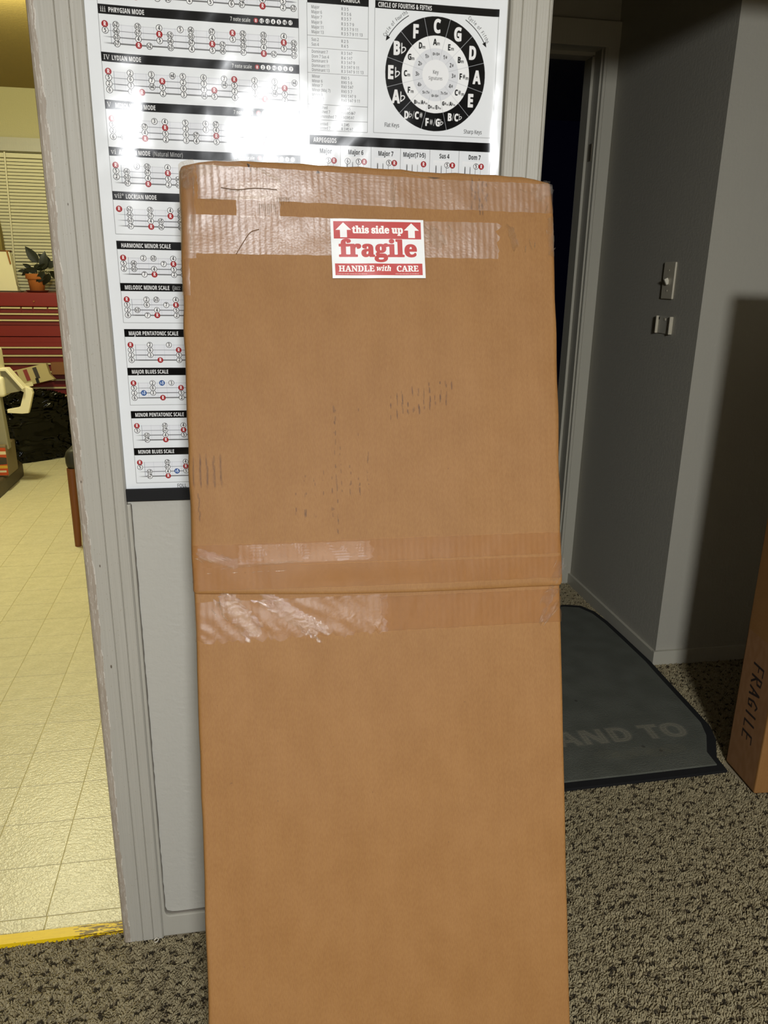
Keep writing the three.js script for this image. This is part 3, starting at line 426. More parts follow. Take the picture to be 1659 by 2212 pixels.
  const word = (s, cx, base, px, sx, o = {}) => { x.save(); x.translate(cx, base); if (o.skew) x.transform(1, 0, o.skew, 1, 0, 0); x.scale(sx, 1); x.font = `${o.italic ? 'italic ' : ''}bold ${px}px serif`; x.textAlign = 'center'; x.lineJoin = 'round'; x.strokeStyle = x.fillStyle = o.color ?? '#f4f3ef'; x.fillText(s, 0, 0); x.lineWidth = o.fat ?? 6; if (x.lineWidth) x.strokeText(s, 0, 0); x.restore(); };
  x.fillStyle = '#eef0ef'; x.fillRect(0, 0, 1040, 640); x.fillStyle = red; x.fillRect(32, 26, 976, 186); x.fillRect(32, 480, 976, 128);
  x.fillStyle = '#f2f2ef'; for (const q of [140, 900]) { x.beginPath(); for (const [a, b] of [[0, 38], [86, 118], [38, 118], [38, 198], [-38, 198], [-38, 118], [-86, 118]]) x.lineTo(q + a, b); x.fill(); }
  word('this side up', 520, 150, 100, 0.98, { fat: 7 }); word('fragile', 520, 402, 236, 1.1, { color: red, fat: 15 });
  word('HANDLE', 268, 566, 88, 1.02, { fat: 3 }); word('CARE', 838, 566, 88, 1.02, { fat: 3 }); word('with', 566, 560, 78, 0.95, { fat: 3, italic: true });
  x.fillStyle = 'rgba(244,240,236,.75)'; const r = rng(9); for (const [a, b] of [[58, 380], [700, 960]]) for (let q = a; q < b; q += 6 + r() * 5) x.fillRect(q, 588, 4 + r() * 3, 7);
  const g = new THREE.PlaneGeometry(0.1295, 0.0795, 30, 18), p = g.attributes.position; for (let i = 0; i < p.count; i++) p.setZ(i, 0.0004 + bow(0.264 + p.getX(i), 1.3172 + p.getY(i)) + 0.0009 * n2((0.264 + p.getX(i)) * 7, (1.3172 + p.getY(i)) * 6) + 0.0005 * n2((0.264 + p.getX(i)) * 19, (1.3172 + p.getY(i)) * 17)); g.computeVertexNormals();
  const s = part(t, 'warning_sticker', g, phy({ map: tex(c, true, 1, 1, false), roughness: 0.5, clearcoat: 0.5, clearcoatRoughness: 0.3, side: THREE.DoubleSide }), [0.264, 1.3172, 0.0016], [0, 0, 0.019]); s.userData.label = 'white and red sticker reading fragile';
}

// ------------------------------------------------------------------ the second carton at the right edge
{
  const W = 0.5, H = 1.335, D = 0.145, t = thing('tall_carton', 'brown carton marked FRAGILE in pen, standing upright at the right edge beside the mat', 'box', [1.463, 0, -0.215]);
  t.rotation.y = -0.08;
  part(t, 'carton', softBox(W, H, D, 0.005, 14, 24, 5, null, (x, y, z) => [(x + z) / 0.5207, y / 1.4269]), kraftPlain);
  const c = canvas(512, 1024), x = c.getContext('2d'), base = paint(512, 1024, (i, j) => { const f = 5 * n2(i / 3, j / 9), b = 6 * n2(i / 90, j / 120); return [152 + f + b, 109 + f + b, 68 + f + b]; });
  x.drawImage(base, 0, 0);
  // pen lettering: each letter as strokes in a unit box (x right, y up), turned to run down the side
  const L = { F: [[0, 0, 0.05, 1, 0.75, 0.98], [0.03, 0.52, 0.55, 0.52]], R: [[0, 0, 0.05, 1, 0.6, 0.95, 0.62, 0.6, 0.05, 0.5, 0.7, 0]], A: [[0, 0, 0.4, 1, 0.75, 0], [0.15, 0.35, 0.6, 0.35]], G: [[0.75, 0.85, 0.4, 1, 0.05, 0.6, 0.2, 0.05, 0.7, 0.1, 0.7, 0.45, 0.4, 0.42]], I: [[0.35, 0, 0.35, 1]], L: [[0.1, 1, 0.05, 0, 0.7, 0.02]], E: [[0.75, 1, 0.05, 0.97, 0, 0, 0.7, 0.03], [0.03, 0.5, 0.6, 0.52]] };
  const K = 512 / 0.14; x.strokeStyle = 'rgba(24,14,10,.88)'; x.lineWidth = 0.0045 * K; x.lineCap = x.lineJoin = 'round';
  [...'FRAGILE'].forEach((q, i) => L[q].forEach((s) => { x.beginPath(); for (let k = 0; k < s.length; k += 2) x.lineTo(512 - 0.045 * K - (1 - s[k + 1]) * 0.046 * K, 1024 - (0.325 - 0.0325 * i - s[k] * 0.027) * 1024 / 0.4); x.stroke(); }));
  part(t, 'side_panel', new THREE.PlaneGeometry(0.132, 0.4), std({ map: tex(c, true, 1, 1, false), roughness: 0.75, side: THREE.DoubleSide }), [-0.0006, 0.206, -0.0725], [0, -Math.PI / 2, 0]).userData.label = 'side with FRAGILE in black pen';
}

// ------------------------------------------------------------------ mat, carpet pile, small litter
const matEdge = [[0.7, -1.41], [0.7, -0.29], [1.0, -0.301], [1.2, -0.304], [1.446, -0.311], [1.452, -0.37], [1.5, -0.45], [1.522, -0.516], [1.528, -0.61], [1.538, -0.796], [1.546, -0.916], [1.544, -1.1], [1.541, -1.243], [1.53, -1.333], [1.5, -1.395], [1.443, -1.412]];
{
  const t = thing('door_mat', 'worn grey-green door mat with a black rubber rim and faded lettering', 'mat', [0, 0, 0]);
  const outline = (s) => { const cx = 1.12, cz = -0.86; return new THREE.Shape(matEdge.map(([a, b]) => new THREE.Vector2(a + (cx - a) * s * 1.15, -(b + (cz - b) * s)))); };
  const base = new THREE.ExtrudeGeometry(outline(0), { depth: 0.005, bevelEnabled: true, bevelSize: 0.002, bevelThickness: 0.0015, bevelSegments: 2 }); base.rotateX(-Math.PI / 2);
  part(t, 'rubber_rim', base, std({ color: 0x060607, roughness: 0.9 }), [0, 0.001, 0]);
  const c = paint(1024, 1024, (i, j) => { const f = 7 * n2(i / 2.2, j / 2.2), b = 6 * n2(i / 120, j / 90); return [86 + f + b, 88 + f + b, 78 + f + b]; }), x = c.getContext('2d');
  const px = (a) => (a - 0.6) / 1.0 * 1024, pz = (b) => (b + 1.45) / 1.2 * 1024; x.save(); x.translate(px(0.955), pz(-0.473)); x.scale(1, 1024 / 1.2 / 1024); x.fillStyle = 'rgba(160,150,128,.34)'; x.font = `bold ${0.067 * 1024 / 0.714}px sans-serif`; let w = x.measureText('HAND TO').width; x.scale(0.485 * 1024 / w, 1); x.fillText('HAND TO', 0, 0); x.lineWidth = 8; x.strokeStyle = 'rgba(160,150,128,.2)'; x.strokeText('HAND TO', 0, 0); x.restore();
  x.fillStyle = 'rgba(40,36,30,.5)'; for (const [a, b] of [[1.27, -0.44], [1.31, -0.415], [1.18, -0.7]]) { x.beginPath(); x.arc(px(a), pz(b), 5, 0, 7); x.fill(); }
  x.fillStyle = 'rgba(120,108,88,.12)'; for (let k = 0; k < 5; k++) { x.beginPath(); x.ellipse(px(1.15 + 0.05 * k), pz(-0.42 + 0.01 * (k % 2)), 40, 18, 0, 0, 7); x.fill(); }
  const top = new THREE.ExtrudeGeometry(outline(0.045), { depth: 0.004, bevelEnabled: true, bevelSize: 0.002, bevelThickness: 0.0015, bevelSegments: 2 }); top.rotateX(-Math.PI / 2);
  const p = top.attributes.position, uv = top.attributes.uv; for (let i = 0; i < p.count; i++) uv.setXY(i, (p.getX(i) - 0.6) / 1.0, 1 - (p.getZ(i) + 1.45) / 1.2);
  const mb = paint(256, 256, (i, j) => { const v = 128 + 90 * tile(i, j, 256, 256, 70, 70); return [v, v, v]; });
  part(t, 'woven_top', top, std({ map: tex(c, true, 1, 1, false), roughness: 1, bumpMap: tex(mb, false, 4, 4), bumpScale: 0.002 }), [0, 0.006, 0]);
}
{
  // pile: short twisted tufts over all carpet that shows
  const tuft = (bend, tw) => { const pos = [], idx = [], ring = 5, rows = 4, h = 0.0068; for (let i = 0; i < rows; i++) { const t = i / (rows - 1), r = 0.0016 * (1 - 0.35 * t * t), y = h * t; for (let k = 0; k < ring; k++) { const a = k / ring * 6.283 + tw * t; pos.push(Math.cos(a) * r + bend * t * t, y, Math.sin(a) * r + bend * 0.4 * t * t); } } pos.push(bend * 1.1, h * 1.06, bend * 0.45); for (let i = 0; i + 1 < rows; i++) for (let k = 0; k < ring; k++) { const a = i * ring + k, b = i * ring + (k + 1) % ring; idx.push(a, a + ring, b, b, a + ring, b + ring); } const o = (rows - 1) * ring; for (let k = 0; k < ring; k++) idx.push(o + k, rows * ring, o + (k + 1) % ring); const g = new THREE.BufferGeometry(); g.setAttribute('position', new THREE.Float32BufferAttribute(pos, 3)); g.setIndex(idx); g.computeVertexNormals(); return g; };
  const inMat = (x, z) => { let c = false; for (let i = 0, j = matEdge.length - 1; i < matEdge.length; j = i++) { const [a, b] = matEdge[i], [d, e] = matEdge[j]; if ((b > z) !== (e > z) && x < (d - a) * (z - b) / (e - b) + a) c = !c; } return c; };
  const r = rng(404), spots = [], step = 0.0036;
  // dark flecks scattered through the pile, one in most 2 cm cells
  const cell = 0.021, hash = (i, j, k) => { let h = Math.imul(i * 73856093 ^ j * 19349663 ^ k * 83492791, 0x45d9f3b); h ^= h >>> 15; h = Math.imul(h, 0x2c1b3c6d); h ^= h >>> 13; return (h >>> 0) / 4294967296; };
  const fleck = (x, z) => { const ci = Math.floor(x / cell), cj = Math.floor(z / cell); let best = 0; for (let i = ci - 1; i <= ci + 1; i++) for (let j = cj - 1; j <= cj + 1; j++) { if (hash(i, j, 1) > 0.86) continue; const fx = (i + hash(i, j, 2)) * cell, fz = (j + hash(i, j, 3)) * cell, rx = 0.0034 + 0.0045 * hash(i, j, 4), rz = 0.0028 + 0.0026 * hash(i, j, 5), a = 0.5 * (hash(i, j, 6) - 0.7), dx = x - fx, dz = z - fz, d = Math.hypot((dx * Math.cos(a) + dz * Math.sin(a)) / rx, (dz * Math.cos(a) - dx * Math.sin(a)) / rz); if (d < 1.25) best = Math.max(best, d < 0.95 ? 2 : 1); } return best; };
  for (const [x0, x1, z0, z1] of [[-0.95, -0.07, -0.011, 0.75], [-0.07, 0.69, 0.016, 0.75], [0.69, 2.2, -0.9, 0.75], [1.2, 1.56, -1.66, -0.9]]) for (let x = x0; x < x1; x += step) for (let z = z0; z < z1; z += step) {
    const a = x + (r() - 0.5) * step * 1.3, b = z + (r() - 0.5) * step * 1.3; if (inMat(a, b) || (a > 1.462 && a < 1.97 && b < -0.222 && b > -0.36)) continue; spots.push([a, b]);
  }
  const inst = new THREE.InstancedMesh(tuft(0.0022, 1.4), std({ roughness: 1 }), spots.length), m = new THREE.Matrix4(), q = new THREE.Quaternion(), e = new THREE.Euler(), s = new THREE.Vector3(), v = new THREE.Vector3(), col = new THREE.Color();
  const tones = [S(152, 140, 108), S(146, 134, 103), S(140, 128, 98), S(158, 147, 116), S(104, 92, 66), S(50, 42, 27)];
  spots.forEach(([a, b], i) => {
    const dark = fleck(a, b), hgt = 0.85 + 0.2 * n2(a * 60, b * 60 + 3) + 0.25 * r();
    e.set((r() - 0.5) * 0.55, n2(a * 30, b * 30) * 3.2 + r() * 1.6, (r() - 0.5) * 0.55); q.setFromEuler(e); s.set(1.15, dark === 2 ? hgt * 0.6 : dark ? hgt * 0.85 : hgt, 1.15); v.set(a, -0.0068, b); inst.setMatrixAt(i, m.compose(v, q, s));
    const k = dark === 2 ? 5 : dark ? 4 : (r() * 4) | 0; col.copy(tones[k]).multiplyScalar(0.9 + 0.2 * r()); inst.setColorAt(i, col);
  });
  inst.name = 'carpet_pile'; shadows(inst); inst.userData = { kind: 'stuff', label: 'flecked beige and brown cut pile carpet across the room floor', category: 'carpet' }; scene.add(inst);
}
{
  const cv = new THREE.CatmullRomCurve3([[0, 0, 0], [0.006, 0.003, -0.004], [0.012, 0.004, 0.001], [0.009, 0.003, 0.008], [0.003, 0.002, 0.008]].map((a) => new THREE.Vector3(...a)));
  const t = mesh('paper_curl', new THREE.TubeGeometry(cv, 20, 0.0012, 6), std({ color: 0xe6e0d0, roughness: 0.6 })); t.position.set(-0.018, 0.002, 0.02); t.scale.setScalar(0.75); tag(t, 'tiny curled white scrap lying on the carpet by the door casing', 'litter');
}

// ------------------------------------------------------------------ hall: door frame, switch, jack plate
{
  const g = structGroup('door_1'), z = -1.67, T = 0.018;
  const y1 = 2.085, x1 = 1.512, x0 = 0.72;
  part(g, 'casing', merge(bx(x1 - 0.006, -0.004, z, 1.5595, y1 - 0.02, z + T), bx(x1 + 0.004, -0.004, z, x1 + 0.008, y1 - 0.02, z + T + 0.003)), hallTrim);
  part(g, 'head_casing', merge(bx(0.665, y1 - 0.02, z, 1.5595, y1 + 0.062, z + T + 0.002)), hallTrim);
  part(g, 'jamb', merge(bx(x1 - 0.012, -0.004, z - 0.12, x1, y1 - 0.008, z + 0.002), bx(x0, y1 - 0.02, z - 0.12, x1, y1 - 0.008, z + 0.002), bx(x0, -0.004, z - 0.12, x0 + 0.012, y1, z + 0.002)), hallTrim);
  part(g, 'door_stop', merge(bx(x1 - 0.022, -0.004, z - 0.12, x1 - 0.011, y1 - 0.03, z - 0.055), bx(x0, y1 - 0.033, z - 0.12, x1 - 0.011, y1 - 0.019, z - 0.055)), hallTrim);
  part(g, 'strike_plate', bx(x1 - 0.0135, 1.695, z - 0.04, x1 - 0.0115, 1.755, z - 0.012), std({ color: S(120, 110, 90), metalness: 0.8, roughness: 0.45 }));
  struct('porch_slab', bx(-0.2, -0.2, -4.5, 3.2, -0.06, -1.79), std({ color: S(40, 40, 42), roughness: 0.95 })).name = 'floor_porch';
}
{
  const plastic = std({ color: S(196, 188, 166), roughness: 0.35 });
  const t = thing('light_switch', 'narrow light switch plate with a single toggle on the shaded hall wall', 'switch', [1.56, 1.214, -1.115], -Math.PI / 2);
  part(t, 'plate', rbx(0.07, 0.115, 0.007, 0.003, 3), plastic, [0, 0.0575, 0.0032]);
  part(t, 'toggle', rbx(0.009, 0.02, 0.013, 0.002), std({ color: S(222, 216, 196), roughness: 0.3 }), [0, 0.055, 0.011], [0.5, 0, 0]);
  for (const y of [0.026, 0.089]) part(t, 'screw', new THREE.CylinderGeometry(0.0028, 0.0028, 0.0015, 12), plastic, [0, y, 0.0072], [Math.PI / 2, 0, 0]);
  const j = thing('jack_plate', 'small square wall plate with two raised rails below the light switch', 'wall plate', [1.56, 1.104, -1.11], -Math.PI / 2);
  part(j, 'plate', rbx(0.09, 0.056, 0.004, 0.0015), hallTrim, [0, 0.028, 0.002]);
  for (const s of [-1, 1]) { part(j, 'rail', rbx(0.006, 0.056, 0.012, 0.0015), plastic, [s * 0.043, 0.028, 0.006]); part(j, 'hook_hole', rbx(0.005, 0.009, 0.003, 0.001), std({ color: 0x0a0a08, roughness: 0.9 }), [s * 0.036, 0.048, 0.0035]); }
  part(j, 'socket', rbx(0.012, 0.008, 0.003, 0.001), plastic, [0, 0.046, 0.004]);
}

// ------------------------------------------------------------------ kitchen: window, blind
{
  const g = structGroup('window_1');
  const fx = -2.4, fw = 1.6;
  part(g, 'window_casing', merge(bx(fx - 0.09, 2.075, -5.1, fx + fw + 0.09, 2.12, -5.07), bx(fx - 0.1, 2.12, -5.1, fx + fw + 0.1, 2.165, -5.08), bx(fx - 0.09, 0.98, -5.1, fx, 2.075, -5.075), bx(fx + fw, 0.98, -5.1, fx + fw + 0.09, 2.075, -5.075)), trimPaint);
  part(g, 'window_sill', bx(fx - 0.1, 0.99, -5.12, fx + fw + 0.1, 1.02, -5.05), trimPaint);
  part(g, 'sash', merge(bx(fx, 1.02, -5.2, fx + 0.05, 2.07, -5.17), bx(fx + fw - 0.05, 1.02, -5.2, fx + fw, 2.07, -5.17), bx(fx, 2.02, -5.2, fx + fw, 2.07, -5.17), bx(fx, 1.02, -5.2, fx + fw, 1.07, -5.17), bx(fx, 1.54, -5.2, fx + fw, 1.58, -5.17)), trimPaint);
  part(g, 'pane', bx(fx + 0.05, 1.07, -5.19, fx + fw - 0.05, 2.02, -5.185), phy({ color: 0xffffff, transmission: 1, thickness: 0, roughness: 0.02 }));
  const t = thing('window_blind', 'closed cream slatted blind in the kitchen window above the red tool chest', 'blind', [-1.6, 1.03, -5.105]);
  const cream = std({ color: S(206, 200, 168), roughness: 0.5 });
  part(t, 'headrail', rbx(1.57, 0.032, 0.04, 0.004), cream, [0, 1.018, 0]);
  const slat = new THREE.CylinderGeometry(0.03, 0.03, 1.56, 5, 1, true, -0.32, 0.64); slat.rotateZ(Math.PI / 2);
  const slatMat = std({ color: S(206, 200, 168), roughness: 0.5, side: THREE.DoubleSide });
  for (let k = 0; k < 43; k++) { const y = 0.99 - k * 0.0228; part(t, 'slat', slat, slatMat, [0, y, -0.028], [k > 30 ? 0.12 + 0.01 * (k - 30) : 0.05, 0, 0]); }
  part(t, 'tilt_wand', new THREE.CylinderGeometry(0.006, 0.006, 0.99, 8), std({ color: S(216, 210, 182), roughness: 0.35 }), [0.137, 0.54, 0.035], [0.02, 0, -0.032]);
  part(t, 'bottom_rail', rbx(1.56, 0.018, 0.03, 0.004), cream, [0, 0.004, 0]);
}
// ------------------------------------------------------------------ kitchen: red tool chest on its cabinet
const redPaint = std({ color: S(116, 17, 11), roughness: 0.5 }), redDark = std({ color: S(102, 14, 12), roughness: 0.55 }), pull = std({ color: S(196, 184, 140), roughness: 0.45 });
{
  const zf = -4.6, x0 = -1.95, x1 = -0.95;
  const top = thing('tool_chest', 'red metal tool chest with a lid and thin drawers on top of the cabinet', 'tool chest', [(x0 + x1) / 2, 0.818, zf]);
  const w = x1 - x0, body = (h, y) => bx(-w / 2, y, -0.4, w / 2, y + h, -0.012);
  part(top, 'body', body(0.198, 0), redPaint);
  part(top, 'lid', softBox(w, 0.094, 0.41, 0.008, 4, 2, 2), redPaint, [-w / 2, 0.204, 0.002]);
  part(top, 'lock', new THREE.CylinderGeometry(0.006, 0.007, 0.01, 12), std({ color: S(230, 150, 110), metalness: 1, roughness: 0.2 }), [0.203, 0.24, 0.004], [Math.PI / 2, 0, 0]);
  const pullGeo = (l) => { const sh = new THREE.Shape([[0, 0], [0.014, 0.003], [0.014, 0.011], [0, 0.013]].map(([a, b]) => new THREE.Vector2(a, b))); const g = new THREE.ExtrudeGeometry(sh, { depth: l, bevelEnabled: false }); g.rotateY(-Math.PI / 2); g.translate(l / 2, 0, 0); return g; };
  const drawer = (parent, xa, xb, ya, yb) => { const d = part(parent, 'drawer', bx(-(xb - xa) / 2, 0, -0.02, (xb - xa) / 2, yb - ya, 0), redDark, [(xa + xb) / 2, ya, -0.006]); const pl = part(d, 'drawer_pull', pullGeo(xb - xa - 0.004), pull, [0, yb - ya - 0.0125, 0]); return [d, pl]; };
  const gaps = [-1.94, -1.6, -1.476, -1.337, -1.259, -1.162, -0.96], o = (x0 + x1) / 2;
  for (let k = 0; k + 1 < gaps.length; k++) drawer(top, gaps[k] + 0.003 - o, gaps[k + 1] - 0.003 - o, 0.163, 0.2);
  drawer(top, -w / 2 + 0.01, w / 2 - 0.01, 0.12, 0.159); drawer(top, -w / 2 + 0.01, w / 2 - 0.01, 0.079, 0.116);
  part(top, 'front_rail', bx(-w / 2, 0.002, -0.02, w / 2, 0.074, 0), redPaint);
  const cab = thing('tool_cabinet', 'red metal rolling drawer cabinet under the tool chest behind the black bags', 'tool cabinet', [o, 0, zf]);
  part(cab, 'body', bx(-w / 2, 0.1, -0.42, w / 2, 0.814, -0.012), redPaint);
  part(cab, 'front_rail', merge(bx(-w / 2, 0.749, -0.02, w / 2, 0.814, 0.002), bx(-w / 2, 0.778, 0, w / 2, 0.784, 0.004)), redPaint);
  for (let k = 0; k < 9; k++) { const yt = 0.747 - k * 0.057; drawer(cab, -w / 2 + 0.01, w / 2 - 0.01, Math.max(0.11, yt - 0.053), yt); }
  for (const [a, b] of [[-1, -0.06], [1, -0.06], [-1, -0.36], [1, -0.36]]) part(cab, 'castor', new THREE.CylinderGeometry(0.05, 0.05, 0.03, 20), std({ color: 0x111111, roughness: 0.6 }), [a * (w / 2 - 0.06), 0.05, b], [0, 0, Math.PI / 2]);
}
// cream panel and paper bag at the left of the chest top
{
  const t = thing('paper_box', 'cream paper box with a brown edge standing on the red tool chest', 'box', [-1.54, 1.116, -4.78]);
  part(t, 'carton', softBox(0.24, 0.265, 0.06, 0.004, 4, 4, 2, (v) => new THREE.Vector3(v.x * 0 - v.y * 0.11 * (v.x > 0.12 ? 1 : 0), 0, 0)), std({ color: S(222, 214, 178), roughness: 0.7 }), [-0.085, 0.006, 0.03], [-0.05, 0, 0]);
  part(t, 'flap_edge', bx(0.0, 0, 0, 0.008, 0.09, 0.012), std({ color: S(150, 98, 40), roughness: 0.8 }), [0.123, 0.188, 0.0215], [0, 0, 0.16]);
  part(t, 'top_edge', bx(-0.09, 0.272, -0.03, 0.13, 0.28, 0.02), std({ color: S(112, 74, 36), roughness: 0.8 }), [0, 0, 0]);
  part(t, 'base_tray', bx(-0.1, 0, -0.04, 0.18, 0.006, 0.05), std({ color: S(40, 26, 16), roughness: 0.6 }));
  const b = thing('paper_bag', 'olive brown paper bag standing behind the cream paper box', 'bag', [-1.6, 1.116, -4.93]);
  part(b, 'bag', softBox(0.2, 0.52, 0.07, 0.008, 5, 10, 2, (v) => new THREE.Vector3((v.x - 0.1) * -0.22 * v.y / 0.5 + 0.003 * n2(v.x * 20, v.y * 20), 0, 0.006 * n2(v.x * 18, v.y * 14))), std({ color: S(128, 112, 56), roughness: 0.85 }), [-0.08, 0, 0.035]);
}
// potted plant
{
  const t = thing('potted_plant', 'dark leafy plant in an orange clay pot on the red tool chest', 'plant', [-1.255, 1.116, -4.76]);
  const L = (pts, n = 32) => new THREE.LatheGeometry(pts.map(([a, b]) => new THREE.Vector2(a, b)), n), clay = std({ color: S(158, 90, 34), roughness: 0.8 });
  part(t, 'saucer', L([[0, 0], [0.066, 0], [0.078, 0.012], [0.074, 0.013], [0.064, 0.004], [0, 0.004]]), std({ color: S(108, 48, 30), roughness: 0.7 }));
  part(t, 'pot', L([[0, 0.004], [0.047, 0.004], [0.058, 0.088], [0.069, 0.09], [0.071, 0.125], [0.062, 0.126], [0.058, 0.105], [0, 0.104]]), clay);
  part(t, 'soil', new THREE.CylinderGeometry(0.058, 0.055, 0.01, 20), std({ color: S(40, 30, 20), roughness: 1 }), [0, 0.108, 0]);
  const leafGeo = (() => { const g = new THREE.PlaneGeometry(1, 1, 6, 10), p = g.attributes.position; for (let i = 0; i < p.count; i++) { const v = p.getY(i) + 0.5, w = 0.36 * Math.pow(Math.sin(Math.PI * Math.pow(v, 0.75)), 0.9); p.setXYZ(i, p.getX(i) * w * 1.3, v, -0.22 * v * v + 0.12 * Math.abs(p.getX(i)) * w); } g.computeVertexNormals(); return g; })();
  const green = std({ color: S(22, 26, 12), roughness: 0.45, side: THREE.DoubleSide }), stemMat = std({ color: S(70, 66, 30), roughness: 0.7 });
  const leaves = [[0.03, 0.2, 0.02, 0.13, 0.6, 0.3], [0.06, 0.16, 0.03, 0.12, -0.2, 0.4], [-0.02, 0.165, 0.02, 0.06, 1.1, 0.4], [0.0, 0.17, 0.03, 0.06, -1.3, 0.3], [0.02, 0.15, 0.03, 0.085, 1.5, 0.5], [0.085, 0.17, 0.02, 0.09, -1.0, 0.3], [0.11, 0.2, 0.0, 0.1, 0.9, 0.4], [0.1, 0.14, 0.03, 0.11, -2.0, 0.6], [0.13, 0.14, 0.0, 0.12, -2.5, 0.4], [0.1, 0.13, 0.04, 0.1, 2.6, 0.5], [-0.035, 0.15, 0.03, 0.065, 2.2, 0.5], [0.05, 0.13, 0.05, 0.06, 2.9, 0.5], [0.13, 0.2, 0.01, 0.12, -1.5, 0.2], [0.14, 0.17, 0.02, 0.1, -0.6, 0.4], [0.09, 0.19, 0.03, 0.09, 2.0, 0.8], [-0.06, 0.145, 0.02, 0.05, 1.6, 0.3], [0.07, 0.14, 0.05, 0.1, 2.5, 0.2], [0.16, 0.13, 0.0, 0.12, -2.8, 0.3]];
  leaves.forEach(([a, b, c, s, turn, tip]) => { const st = new THREE.QuadraticBezierCurve3(new THREE.Vector3(a * 0.25, 0.11, 0), new THREE.Vector3(a * 0.5, b + 0.02, c * 0.5), new THREE.Vector3(a, b, c)); part(t, 'stem', new THREE.TubeGeometry(st, 8, 0.0022, 5), stemMat); const l = part(t, 'leaf', leafGeo, green, [a, b, c], [tip * 0.6, 0.2 * turn, turn]); l.scale.set(s * 1.1, s, s); });
}
// ------------------------------------------------------------------ kitchen: black bags, tray box, small box
function bag(name, label, at, size, turn, seed) {
  const g = new THREE.SphereGeometry(1, 150, 100), p = g.attributes.position, v = new THREE.Vector3();
  for (let i = 0; i < p.count; i++) {
    v.fromBufferAttribute(p, i); const e = 0.62, f = (q) => Math.sign(q) * Math.pow(Math.abs(q), e), ridge = 1 - Math.abs(n3(v.x * 2.6 + seed, v.y * 4.2, v.z * 2.6)), r2 = 1 - Math.abs(n3(v.x * 7 + seed, v.y * 9, v.z * 7)), r3 = n3(v.x * 16, v.y * 22 + seed, v.z * 16);
    const k = 0.8 + 0.17 * ridge * ridge + 0.05 * r2 * r2 + 0.004 * r3; let y = f(v.y) * k;
    p.setXYZ(i, f(v.x) * k * size[0], Math.max(0, (y * 0.5 + 0.44) * size[1]), f(v.z) * k * size[2]);
  }
  g.computeVertexNormals(); const m = mesh(name, g, phy({ color: 0x010101, roughness: 0.13, specularIntensity: 0.5 })); m.position.set(...at); m.rotation.y = turn; return tag(m, label, 'trash bag', 'black bags by the tool cabinet');
}
bag('trash_bag', 'large full black plastic bag on the kitchen floor beside the white machine', [-1.3, 0, -4.3], [0.34, 0.515, 0.13], 0.6, 3);
bag('trash_bag', 'taller black plastic bag against the door casing, right of the striped tray box', [-0.8, 0, -4.44], [0.2, 0.64, 0.12], 0.2, 8);
{
  const t = thing('tray_box', 'cream cardboard tray box with dark printed panels tilted on the black bag', 'box', [-1.262, 0.513, -4.36], 0.1);
  t.rotation.z = 0.24; t.rotation.x = -0.12;
  const card = std({ color: S(170, 156, 112), roughness: 0.8 });
  part(t, 'carton', softBox(0.25, 0.118, 0.09, 0.003, 4, 3, 2, (v) => new THREE.Vector3(v.y < 0.02 && v.x > 0.2 ? 0.02 : 0, 0, 0)), card, [-0.12, 0, 0.0]);
  for (const [a, k] of [[-0.075, 0x5a2018], [-0.01, 0x7a2018], [0.052, 0x2c2418]]) part(t, 'printed_panel', bx(-0.013, 0, 0, 0.013, 0.078, 0.0012), std({ color: k, roughness: 0.6 }), [a, 0.03, 0.0004], [0, 0, 0.05]);
  part(t, 'paper_label', bx(-0.026, -0.014, 0, 0.026, 0.014, 0.0015), std({ color: S(214, 204, 160), roughness: 0.6 }), [-0.02, 0.005, 0.0006]);
  part(t, 'thumb_slot', bx(-0.01, 0, 0, 0.01, 0.036, 0.0012), std({ color: 0x0c0a08, roughness: 0.9 }), [0.042, 0.0, 0.0004]);
  const b = thing('small_box', 'small brown cardboard box behind the black bags near the door casing', 'box', [-1.1, 0.56, -4.54]);
  part(b, 'carton', softBox(0.13, 0.085, 0.05, 0.003, 3, 2, 2), std({ color: S(120, 78, 46), roughness: 0.8 }), [-0.065, 0, 0.02]);
}
